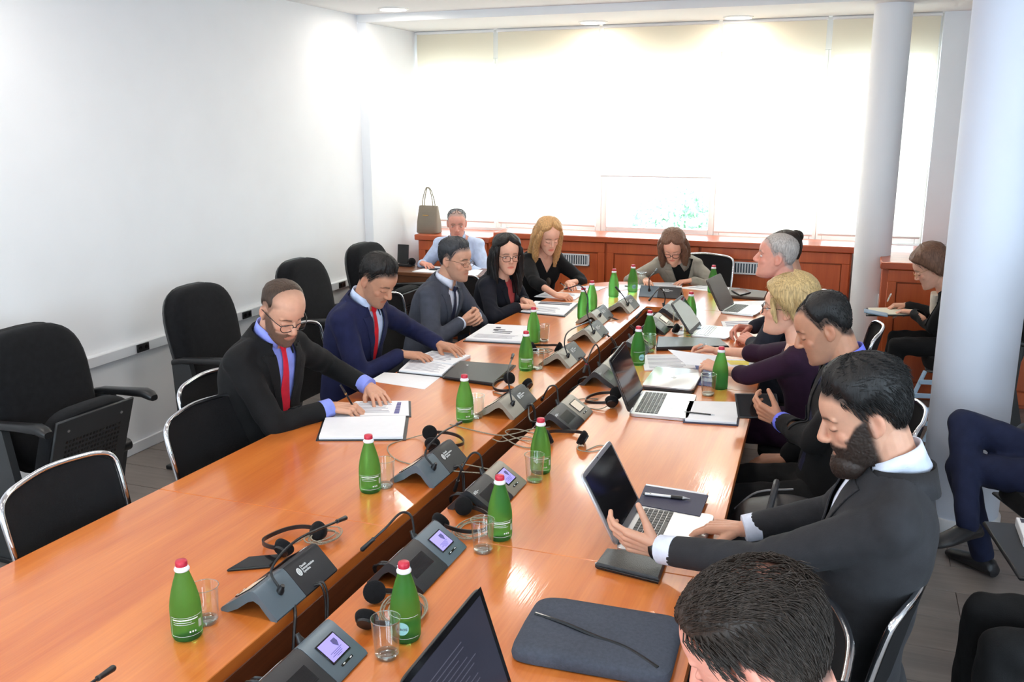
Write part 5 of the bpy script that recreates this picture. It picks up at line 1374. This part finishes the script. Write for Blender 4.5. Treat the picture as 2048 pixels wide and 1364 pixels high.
def build_hair(h, h2w, base, t, F):
    m = h['m']; T = h.get('T', .012); n = 72
    zs = np.r_[np.linspace(-.085, .09, 36), np.linspace(.094, .119, 9)]; rings = []
    for z in zs:
        r0 = head_ring(z, 0, n); th = np.degrees(np.abs(np.arctan2(r0[:, 0], r0[:, 1]+.01)))
        k = sstep(r0[:, 2]-hairline(r0, h), -.006, h.get('fade', .014)) if not h.get('fade2') else sstep(r0[:, 2]-hairline(r0, h)-.003*np.sin(np.arange(n)*1.9)-.002*np.sin(np.arange(n)*4.3), -.004, h['fade2'])
        if h.get('baldf'): k = k*(1-h['baldf'](*r0.T))
        off = -.014+(T+.014)*k
        tp = sstep(r0[:, 2], .05, .11); off += k*(h.get('top', 0)*tp + h.get('back', 0)*sstep(th, 100, 160) + h.get('quiff', 0)*tp*sstep(60-th, 0, 40) + h.get('side', 0)*np.exp(-((th-90)/35)**2))
        a = np.arange(n); off += k*h.get('rough', .0016)*(np.sin(a*5.1+z*60)+np.sin(a*11.7-z*140)+.8*np.sin(a*23.0+z*30))*.5
        c = V(0, -.01, .02); d = r0-c; d /= np.linalg.norm(d, axis=1)[:, None]; rings.append(r0+d*off[:, None])
    mb = MB().loft(rings); mb.v = [h2w(mb.V())-base]
    ho = mb.build('hair', m, t, ang=180)
    if h.get('extra'):
        ex = h['extra']; mb = MB()
        for e in ex:
            if e[0] == 'e': mb.ell(e[1], e[2])
            else: mb.tube(spline(e[1], 4), np.interp(np.linspace(0, 1, (len(e[1])-1)*4+1), np.linspace(0, 1, len(e[2])), e[2]), 10)
        mb.v = [h2w(mb.V())-base]
        me = remesh(mb, .0045, 2, .4); v = mv(me); nn = mnormals(me); q = (v) @ np.array([[1.0], [.7], [.15]]); 
        amp = .0018*(np.sin(q[:, 0]*420+3*np.sin(v[:, 2]*20))+np.sin(q[:, 0]*190+v[:, 2]*15)); setv(me, v+nn*amp[:, None]); mesh_obj('hair_lengths', me, m, ho, ang=180, fix=False)
    if h.get('strands'):
        ns, L = h['strands']; mb = MB(); vv = []
        cnt = 0; RC = [head_ring(z, 0, 72) for z in np.linspace(-.055, .118, 160)]
        while cnt < ns:
            p = RC[rng.integers(len(RC))][rng.integers(72)]
            if p[2] < hairline(p[None], h)[0]+.004: continue
            if h.get('baldf') and h['baldf'](*p[:, None])[0] > rng.random()*1.1: continue
            d = nrm(p-V(0, -.01, .02)); th = math.degrees(abs(math.atan2(p[0], p[1]+.01)))
            tp = sstep(np.array([p[2]]), .05, .11)[0]
            fk = 1.0 if not h.get('fade2') else float(sstep(np.array([p[2]-hairline(p[None], h)[0]]), -.004, h['fade2'])[0]); st = p + d*((T+h.get('top', 0)*tp+h.get('quiff', 0)*tp*max(0, min(1, (60-th)/40)))*fk-.002)
            flow = nrm(V(p[0]*.9, -.6 if p[2] > .06 else -.45, -.9 if p[2] < .07 else .05) + rng.normal(size=3)*.10 + V(0, h.get('comb', 0), 0)*tp); flow = nrm(flow-d*(flow@d)*.85)
            ll = L*rng.uniform(.6, 1.2); e1 = st+flow*ll*.5+d*.0015; e2 = st+flow*ll-d*.004
            mb.tube([st-d*.003, e1, e2], [.0010, .0009, .0003], 3, caps=False); cnt += 1
        mb.v = [h2w(mb.V())-base]
        o = mb.build('hair_strands', m, ho, ang=180, fix=False); o['kind'] = 'stuff'
MT['eyewhite'] = mat('eye_white', (.75, .72, .70), .2, var=.02); MT['iris'] = mat('iris', (.03, .02, .015), .12, var=.1)
MT['lens'] = glass('spectacle_lens', k=.5)
MT['frameblack'] = mat('black_frame', (.012, .012, .016), .25, var=.05); MT['framebrown'] = mat('brown_frame', (.05, .028, .02), .25, var=.1)
C_ = dict(black=cloth('black_suit', (.0075, .0075, .008)), navy=cloth('navy_suit', srgb(27, 31, 66)), grey=cloth('grey_suit', srgb(72, 76, 88)), char=cloth('charcoal_suit', srgb(46, 46, 49)),
  inkj=cloth('ink_blazer', srgb(24, 26, 36)), beige=cloth('greige_blazer', srgb(150, 144, 132)), blackdress=cloth('black_knit', (.008, .008, .009), .9), purple=cloth('aubergine_knit', srgb(46, 22, 44)),
  lilac=cloth('periwinkle_shirt', srgb(140, 152, 232), .7, .1), paleblue=cloth('pale_blue_shirt', srgb(196, 210, 238), .7, .1), white=cloth('white_shirt', srgb(222, 228, 244), .7, .1),
  blue=cloth('blue_shirt', srgb(112, 122, 236), .7, .1), red=cloth('red_tie', srgb(206, 34, 56), .5, .1), redtie2=cloth('crimson_tie', srgb(204, 26, 40), .5, .1), navytie=cloth('navy_tie', srgb(38, 42, 66), .5, .1), coral=cloth('coral_top', srgb(206, 84, 84), .7),
  pink=cloth('pink_shirt', srgb(232, 52, 120), .6), denim=cloth('dark_denim', srgb(28, 34, 60), .85, .3, 500), cream=cloth('cream_scarf', srgb(226, 214, 196), .8), dark=cloth('dark_jacket', srgb(34, 36, 46)), striped=cloth('dark_blue_tie', srgb(28, 32, 60), .5, .2, 500))
H_ = dict(black=hairmat('black_hair', (.007, .006, .006)), brown=hairmat('brown_hair', (.045, .024, .014)), dkbrown=hairmat('dark_brown_hair', (.018, .011, .008)), blonde=hairmat('blonde_hair', srgb(196, 150, 98)), ash=hairmat('ash_blonde_hair', srgb(190, 162, 112)),
  grey=hairmat('grey_hair', srgb(112, 112, 114)), white=hairmat('white_hair', srgb(172, 164, 158)), redbrown=hairmat('auburn_hair', srgb(112, 80, 62)), brown13=hairmat('thin_brown_hair', (.034, .023, .017)), salt=hairmat('dark_grey_hair', srgb(58, 60, 64)))
Dn = (0, 0, -1)
def A(w, d, palm=Dn, curl=18, **k): return dict(w=w, d=d, palm=palm, curl=curl, **k)
LONG = lambda fx, col=None, z1=-.26: [('s', [(s*.055, .035+fx, .085), (s*.080, .035+fx, .03), (s*.086, .020+fx, -.05), (s*.085, .02+fx, -.14), (s*.078, .03+fx, z1)], [.016, .022, .026, .028, .012]) for s in (-1, 1)] + \
  [('s', [(s*.05, -.03, .09), (s*.085, -.02, .02), (s*.092, -.03, -.08), (s*.085, -.04, -.18), (s*.075, -.03, z1)], [.02, .03, .034, .034, .015]) for s in (-1, 1)] + \
  [('s', [(s*.025, -.07, .08), (s*.045, -.105, .0), (s*.05, -.105, -.1), (s*.05, -.09, -.2), (s*.045, -.08, z1)], [.03, .036, .040, .036, .02]) for s in (-1, 1)]
# P1 man in black suit, writing
bald1 = lambda x, y, z: sstep(z, .050, .085)*sstep(y, -.015, .060)
p1, i1 = person('bearded man in black suit with glasses and red tie, writing at the left', (-2.12, 3.07, 1.215), -26, -32, (-2.34, 3.13), -6,
  dict(R=A(at(664, 814, .792), (1, .30, -.12), (.15, .25, -1), [(38, 45, 30), (42, 50, 35), (50, 60, 40), (55, 60, 40)], thumb=(.35, 38), pole=(-.2, -.8, -.6)),
       L=A(at(741, 775, .800), (.75, -.62, -.16), (0, 0, -1), [(12, 16, 12), (14, 18, 12), (16, 20, 12), (14, 20, 14)], spread=.22, pole=(-.2, .9, -.5))),
  C_['black'], shirt=C_['lilac'], tie=C_['red'], cuff=C_['lilac'], hair=dict(m=H_['brown'], T=.0045, stubble=(.06, .035, .022), sk=.6, baldf=bald1, rough=.0006, fade2=.045), beard='short', brow=(.03, .02, .015), glasses=(MT['frameblack'], 'thick'), belly=.05, vlen=.42, hvox=.003, wk=1.04, sleeve=.86)
# P2 man in navy suit
p2, i2 = person('man in navy suit and red tie leafing through a booklet', (-2.20, 4.0, 1.185), -12, -34, (-2.42, 4.07), -4,
  dict(R=A(at(803, 708, .80), (1, .28, -.10), Dn, [(14, 22, 14), (16, 24, 14), (18, 26, 14), (20, 28, 14)], thumb=(.4, 20), pole=(-.3, -.8, -.6)),
       L=A(at(880, 689, .80), (.9, -.35, -.05), Dn, [(10, 14, 10), (12, 16, 10), (14, 18, 12), (14, 18, 12)], spread=.2, pole=(-.2, .9, -.4))),
  C_['navy'], shirt=C_['paleblue'], tie=C_['redtie2'], skin='tan', hair=dict(m=H_['black'], T=.010, top=.012, quiff=.010, fade2=.055, strands=(1500, .022), stubble=(.02, .016, .014), sk=.85), beard='shadow', brow=(.015, .012, .01), vlen=.36, hvox=.003)
# P3 man in grey suit
wc = at(955, 640, .80)
p3, i3 = person('man in grey suit with glasses and clasped hands', (-2.21, 4.98, 1.15), -10, -10, (-2.42, 5.0), -4,
  dict(R=A(wc+V(-.075, -.06, -.005), (.62, .70, .12), (-.4, .6, .3), [(48, 50, 30)]*4, thumb=(.35, 20), pole=(-.3, -.9, -.4)), L=A(wc+V(-.055, .085, .005), (.60, -.72, .12), (-.3, -.6, -.3), [(52, 50, 30)]*4, thumb=(.35, 20), pole=(-.2, .9, -.4))),
  C_['grey'], shirt=C_['white'], tie=C_['navytie'], cuff=C_['white'], skin='mid', hair=dict(m=H_['salt'], T=.010, top=.010, quiff=.008, fade2=.05, strands=(1500, .022), stubble=(.10, .10, .105), sk=.75), beard='shadow', brow=(.05, .045, .04), glasses=(MT['framebrown'], 'thin'), vlen=.36)
# P4 dark-haired woman
p4, i4 = person('dark-haired woman with glasses, navy blazer and coral top, facing the camera', (-2.11, 5.58, 1.105), -52, -6, (-2.28, 5.71), -14,
  dict(R=A(at(1038, 612, .785), (.9, .35, -.08), Dn, 20, pole=(-.2, -.9, -.4)), L=A(at(1046, 600, .79), (.75, -.55, -.08), Dn, 22, pole=(-.2, .9, -.4))),
  C_['inkj'], shirt=C_['coral'], sex='f', collar=False, skin='fair', hair=dict(m=H_['black'], T=.016, top=.008, extra=LONG(0, None, -.27), la=[0, 12, 40, 60, 75, 95, 180], lz=[.102, .092, .068, .042, .02, -.05, -.07]), brow=(.03, .02, .02), eyes='open', glasses=(MT['framebrown'], 'thick'), vlen=.26)
# P5 blonde woman
p5, i5 = person('blonde woman in black top writing, near the window grille', (-2.09, 6.38, 1.135), -50, -24, (-2.30, 6.68), -34,
  dict(R=A(at(1112, 590, .785), (.92, .05, -.10), (.1, .3, -1), [(35, 45, 30), (40, 50, 30), (45, 55, 30), (50, 55, 30)], thumb=(.35, 35), pole=(-.3, -.8, -.6)), L=A(at(1136, 566, .785), (.55, -.80, -.05), Dn, 18, pole=(.5, .6, -.5))),
  C_['blackdress'], sex='f', lapel=False, collar=False, skin='fair', sleeve=.35, hair=dict(m=H_['blonde'], T=.016, top=.010, extra=LONG(0, None, -.25), la=[0, 12, 40, 60, 75, 95, 180], lz=[.104, .094, .070, .042, .02, -.05, -.07]), brow=(.16, .09, .05), vlen=.12, vtop=.075)
# P6 man in light blue shirt
p6, i6 = person('man in light blue shirt with glasses pushed up, at the side desk', (-3.14, 7.12, 1.115), -66, -14, (-3.20, 7.36), -80,
  dict(R=A((-3.40, 6.98, .785), (.7, -.5, -.05), Dn, 20), L=A((-3.0, 6.96, .785), (-.7, -.4, -.05), Dn, 20)),
  C_['paleblue'], lapel=False, shirt=None, skin='pink', hair=dict(m=H_['grey'], T=.004, stubble=(.30, .27, .24), sk=.7, fade2=.05, lz=[.088, .084, .052, .004, .020, .012, -.035, -.055, -.058], strands=(500, .012)), brow=(.25, .17, .12), eyes='open', vlen=.10, vtop=.05, trousers=C_['dark'])
mb = MB()
for s in (-1, 1): mb.tube([i6['h2w'](p)-i6['base'] for p in [(s*(.030+.022*math.cos(q)), .052+.020*math.sin(q), .124-.014*math.sin(q)) for q in np.linspace(0, 2*np.pi, 20)]], .0018, 6); mb.tube([i6['h2w'](p)-i6['base'] for p in ((s*.052, .052, .12), (s*.084, -.02, .075))], .0016, 6)
mb.build('glasses', MT['frameblack'], p6)
# P7 woman at the table end
p7, i7 = person('woman in grey blazer and glasses reading at the table end', (-1.275, 6.90, 1.035), -86, -40, (-1.16, 7.28), -92,
  dict(R=A(at(1292, 560, .785), (.35, -.85, -.12), Dn, [(16, 24, 14)]*4, pole=(-.9, .2, -.4)), L=A(at(1382, 561, .785), (-.75, -.5, -.10), Dn, [(16, 24, 14)]*4, pole=(.9, .2, -.4))),
  C_['beige'], shirt=C_['blackdress'], collar=False, sex='f', skin='fair', hair=dict(m=H_['redbrown'], T=.014, top=.008, extra=LONG(-.0, None, -.25), la=[0, 12, 40, 60, 75, 95, 180], lz=[.098, .088, .070, .045, .02, -.05, -.07]), brow=(.06, .035, .025), glasses=(MT['frameblack'], 'thick'), vlen=.28, vtop=.085)
# P8 woman mostly hidden
p8, i8 = person('dark-haired woman with a bun, mostly hidden behind the white-haired man', atY(1568, 506, 5.78), 188, -12, (-.40, 5.92), 185, dict(), C_['dark'], lapel=False, collar=False, sex='f', skin='mid',
  hair=dict(m=H_['dkbrown'], T=.014, top=.006, extra=[('e', (0, -.085, .085), (.045, .04, .04))], la=[0, 35, 58, 80, 100, 180], lz=[.078, .072, .045, .02, -.03, -.06]), vlen=.1)
# P9 white-haired man
p9, i9 = person('white-haired man in dark jacket and pink shirt, looking up the table', (-.375, 5.0, 1.255), 181, 4, (-.24, 5.10), 186,
  dict(R=A((-.52, 5.28, .80), (-.7, -.6, .1), (.1, -.3, -.6), [(40, 45, 30)]*4, pole=(.1, .8, -.6)), L=A((-.47, 4.96, .79), (-.6, .7, .15), (.1, .3, -.6), [(35, 45, 30)]*4, pole=(-.1, -.9, -.5))),
  C_['dark'], shirt=C_['pink'], skin='pink', hair=dict(m=H_['white'], T=.006, stubble=(.42, .38, .36), sk=.65, la=[0, 35, 58, 72, 88, 105, 125, 150, 180], lz=[.072, .070, .046, .004, .016, .006, -.035, -.055, -.058], fade2=.035, strands=(900, .012)), brow=(.35, .28, .24), eyes='open', vlen=.34, lean=0)
# P10 blonde woman in purple
p10, i10 = person('blonde woman in aubergine dress with glasses, holding papers', (-.255, 4.15, 1.145), 176, 0, (-.13, 4.33), 172,
  dict(R=A(at(1432, 702, .815), (-.9, .15, .10), (0, -.5, -.8), [(35, 45, 30), (40, 50, 30), (45, 50, 30), (45, 50, 30)], thumb=(.35, 35), pole=(.2, .7, -.7)), L=A(at(1440, 738, .80), (-.88, .30, .12), (0, .5, -.8), [(40, 40, 30)]*4, thumb=(.3, 25), pole=(0, -.8, -.6))),
  C_['purple'], lapel=False, collar=False, sex='f', skin='fair', sleeve=.28, hair=dict(m=H_['ash'], T=.020, top=.018, back=.02, side=.006, rough=.0018, strands=(1800, .06), la=[0, 30, 55, 75, 90, 110, 180], lz=[.080, .072, .045, .015, .01, -.03, -.06],
    extra=[('e', (0, -.115, .03), (.05, .05, .055)), ('e', (.02, -.15, .05), (.035, .035, .04)), ('e', (-.02, -.155, .02), (.035, .04, .04)), ('e', (0, -.14, -.02), (.04, .04, .045)), ('s', [(.06, .05, .06), (.082, .045, .0), (.08, .03, -.05)], [.012, .014, .006]), ('s', [(-.06, .05, .06), (-.082, .045, .0), (-.08, .03, -.05)], [.012, .014, .006]), ('s', [(.03, -.09, -.03), (.04, -.11, -.09), (.03, -.10, -.13)], [.016, .012, .004])]),
  brow=(.2, .14, .08), eyes='open', glasses=(MT['frameblack'], 'thick'), vlen=.10, vtop=.08, trousers=C_['purple'])
# P11 man with phone case
pc = at(1515, 812, .83)
p11, i11 = person('dark-haired man in black suit and blue shirt looking at a black phone case', (-.075, 3.38, 1.235), 184, -26, (-.02, 3.58), 194,
  dict(L=A(at(1562, 842, .80), (-.85, .25, .30), (-.2, .65, .35), [(30, 40, 25), (34, 44, 25), (38, 46, 25), (42, 46, 25)], thumb=(.6, 10), pole=(.2, -.7, -.7)), R=A((-.20, 3.74, .60), (-.9, -.2, -.1), Dn, 22, nocuff=True)),
  C_['black'], shirt=C_['blue'], tie=C_['striped'], cuff=C_['blue'], skin='tan', hair=dict(m=H_['black'], T=.007, top=.006, fade2=.05, strands=(1500, .016), stubble=(.022, .018, .016), sk=.88, la=[0, 25, 45, 62, 72, 88, 105, 125, 150, 180], lz=[.078, .090, .085, .050, .004, .020, .012, -.035, -.055, -.058], rough=.0008), beard='shadow', brow=(.02, .016, .013), vlen=.36, hvox=.003)
# P12 bearded man at the silver laptop
p12, i12 = person('bearded man in charcoal blazer and open white collar typing on the silver laptop', (.055, 2.24, 1.275), 188, -22, (.06, 2.32), 185,
  dict(L=A(atY(1318, 1098, 2.30), (-.95, .06, .14), (-.05, .85, .35), [(16, 30, 24), (20, 34, 26), (24, 38, 28), (28, 42, 30)], thumb=(.85, 4), spread=.06, pole=(.25, -.35, -1)),
       R=A(at(1484, 1058, .800), (-.93, .12, -.14), Dn, [(16, 26, 18), (24, 30, 20), (40, 45, 30), (48, 48, 30)], thumb=(.55, 14), spread=.12, pole=(.2, .8, -.6))),
  C_['char'], shirt=C_['white'], cuff=C_['white'], skin='mid', hair=dict(m=H_['black'], T=.015, top=.014, quiff=.006, fade2=.045, strands=(3200, .026), stubble=(.014, .012, .011), sk=.9), beard='full', brow=(.012, .010, .009), vlen=.30, hvox=.0026, gvox=.008, handvox=.0024, wk=1.03, lean=.0, sleeve=.87)
# P13 foreground man from behind
b13 = lambda x, y, z: .92*np.exp(-((np.asarray(x)/.050)**2+((np.asarray(y)+.045)/.050)**2))*sstep(np.asarray(z), .04, .08)
p13, i13 = person('dark-haired man in the foreground, seen from above and behind with a thinning crown', atY(1515, 1305, 1.17), 168, -30, (.02, 1.30), 172, dict(), C_['black'], shirt=C_['white'], skin='pink',
  hair=dict(m=H_['brown13'], T=.009, top=.003, strands=(7500, .030), stubble=(.06, .036, .027), sk=.88, baldf=b13, bk=.45), brow=(.03, .02, .015), hvox=.0026, gvox=.010)
# P14 woman writing behind the column
p14, i14 = person('woman in dark jacket and cream scarf writing on her lap by the column', atY(1862, 536, 6.30), 180, -30, (.74, 6.42), 180,
  dict(R=A((.36, 6.72, .725), (-.9, -.2, -.05), Dn, [(35, 45, 30)]*4, thumb=(.35, 35)), L=A((.40, 6.50, .72), (-.8, .4, -.05), Dn, 25)), C_['black'], shirt=C_['cream'], collar=False, sex='f', skin='fair',
  hair=dict(m=H_['redbrown'], T=.020, top=.014, back=.012, side=.012, rough=.003, strands=(900, .04), la=[0, 30, 55, 75, 95, 120, 180], lz=[.080, .070, .045, .0, -.04, -.065, -.07]), brow=(.1, .06, .04), glasses=(MT['gold'], 'thin'), vlen=.30, vtop=.12)
# P15 and P16: people at the right edge, mostly outside the frame
p15, i15 = person('person in dark blue jeans with crossed legs at the right edge', (1.02, 4.10, 1.24), 175, -10, (.96, 4.06), 172, dict(R=A((1.0, 4.40, .72), (-1, 0, 0)), L=A((1.0, 3.70, .72), (-1, 0, 0))), C_['dark'], shirt=C_['white'], skin='mid', hair=dict(m=H_['brown'], T=.012), trousers=C_['denim'],
  knees=[(.50, 4.22, .68), (.50, 4.12, .52)], feet=[(.52, 3.90, .36), (.64, 4.24, .08)], hvox=.005, gvox=.012)
p16, i16 = person('person in black trousers at the lower right edge', (.96, 2.70, 1.24), 175, -20, (.88, 2.72), 178, dict(R=A((.95, 3.02, .72), (-1, 0, 0)), L=A((.95, 2.40, .72), (-1, 0, 0))), C_['black'], shirt=C_['white'], skin='mid', hair=dict(m=H_['black'], T=.012), knees=[(.45, 2.80, .53), (.47, 2.60, .53)], hvox=.005, gvox=.012)
# ---------------------------------------------------------------- what people hold and wear
def held_pen(label, a, b, m='blackgloss', r=.0045):
    a, b = V(a), V(b); c = (a+b)/2; c[2] = b[2]; t = thing('pen', label, 'pen', c); d = nrm(b-a); L = np.linalg.norm(b-a)
    MB().tube([a-c, a-c+d*L*.85], r, 10).build('barrel', MT[m], t); MB().tube([a-c+d*L*.85, b-c], [r, r*.2], 10).build('tip', MT['steel'], t)
    MB().tube([a-c+d*L*.3, a-c+d*L*.34], r*1.08, 10).build('ring', MT['gold'], t)
held_pen('dark pen with gold ring in the black-suited man\'s hand', at(681, 770, .90), at(712, 822, .765))
held_pen('dark pen in the blonde woman\'s hand', at(1121, 566, .87), at(1147, 583, .76))
held_pen('pale pen in the hand of the blonde woman in purple', at(1412, 688, .90), at(1394, 698, .83), 'silver', .004)
held_pen('white pen in the hand of the woman writing by the column', at(1782, 588, .82), at(1774, 604, .735), 'whiteprint', .005)
def watch(info, sd, par, band, face, faceoff):
    S, E, Wp, A_, sg = info['J'][sd]; x = nrm(Wp-E); c = Wp+x*.006-info['base']
    d = nrm(V(A_['d'])); n = -nrm(V(A_['palm'])-d*(V(A_['palm'])@d)); n = nrm(n-x*(n@x)); y = np.cross(x, n)
    loop = [c + y*.0305*math.cos(q)+n*.0255*math.sin(q) for q in np.linspace(0, 2*np.pi, 25)]
    rg = [];
    for k in (-.009, .009): rg.append([p+x*k for p in loop[:-1]])
    rg = [np.array(rg[0]), np.array(rg[0])+0, np.array(rg[1])]
    o = MB().loft([rg[0], rg[2]], caps=False).build('wristwatch', band, par, ang=60); q = o.modifiers.new('s', 'SOLIDIFY'); q.thickness = .003; q.offset = 1
    f = nrm(n*faceoff[0]+y*faceoff[1]); cc = c + f*.029; z = f; xx = x; yy = np.cross(z, xx)
    MB().lathe([(.017, -.003), (.0175, .003), (.015, .005)], n=24).xf(np.stack([xx, yy, z], 1), cc).build('watch_face', face, o)
watch(i12, 'L', p12, MT['leather'], MT['gold'], (.2, -1))
watch(i11, 'L', p11, MT['blackplastic'], MT['darkgrey'], (1, -.2))
# phone case held by P11
t = thing('phone_case', 'black folding phone case held by the man in blue shirt', 'phone case', pc)
Rk = Rz(rad(18)) @ Rx(rad(38))
MB().box((0, 0, 0), (.17, .12, .010), .003, Rk).build('case', MT['leather'], t); MB().box(Rk @ V(0, 0, .0056), (.155, .105, .001), 0, Rk).build('screen', MT['blackgloss'], t)
# paper held by P10
q = [at(1336, 699, .845), at(1440, 713, .83), at(1462, 735, .80), at(1372, 729, .80)]
c = np.mean(q, 0); t = thing('held_papers', 'white sheets held up by the blonde woman in purple', 'papers', c); n = nrm(np.cross(q[1]-q[0], q[3]-q[0]))
MB().loft([np.array(q)-c, np.array(q)-c+n*.002]).build('sheet', MT['paper'], t)
MB().loft([np.array(q)-c-n*.003+V(.01, .008, -.004), np.array(q)-c-n*.002+V(.01, .008, -.004)]).build('sheet', MT['paper'], t)
# bracelet, pendant, ring
R7 = i7['J']['L']; x = nrm(R7[2]-R7[1])
MB().tube([R7[2]-x*.02-i7['base']+np.cross(x, V(0, 0, 1))*.026*math.cos(a)+V(0, 0, 1)*.021*math.sin(a) for a in np.linspace(0, 2*np.pi, 20)], .003, 6, loop=True, caps=False).build('bracelet', MT['silver'], p7)
pd = i5['ring'](.62, 1.0)[0]-i5['base']+np.cross(i5['tg'](.62), i5['Rr'])*.012
MB().ell(pd, (.022, .012, .032)).ell(pd-V(0, 0, .045), (.014, .01, .02)).build('pendant', MT['brown'], p5)
nk = MB()
for s in np.linspace(-1, 1, 19):
    u = .93-.10*(1-s*s); r = i10['ring'](u, 1.03); k = int(round(s*7)) % 40; nk.ell(r[k]-i10['base']+V(0, 0, .005), (.006, .006, .006), n=8, k=6)
nk.build('bead_necklace', MT['brown'], p10)

for s in (-.028, .03):
    pth = [i14['ring'](u, 1.0)[0]+i14['Rr']*(s*(1+1.0*(1-u)))+np.cross(i14['tg'](u), i14['Rr'])*.012-i14['base'] for u in (.99, .9, .8, .65, .5, .4)]
    MB().tube(spline(pth, 4), .026, 10).build('scarf', C_['cream'], p14)
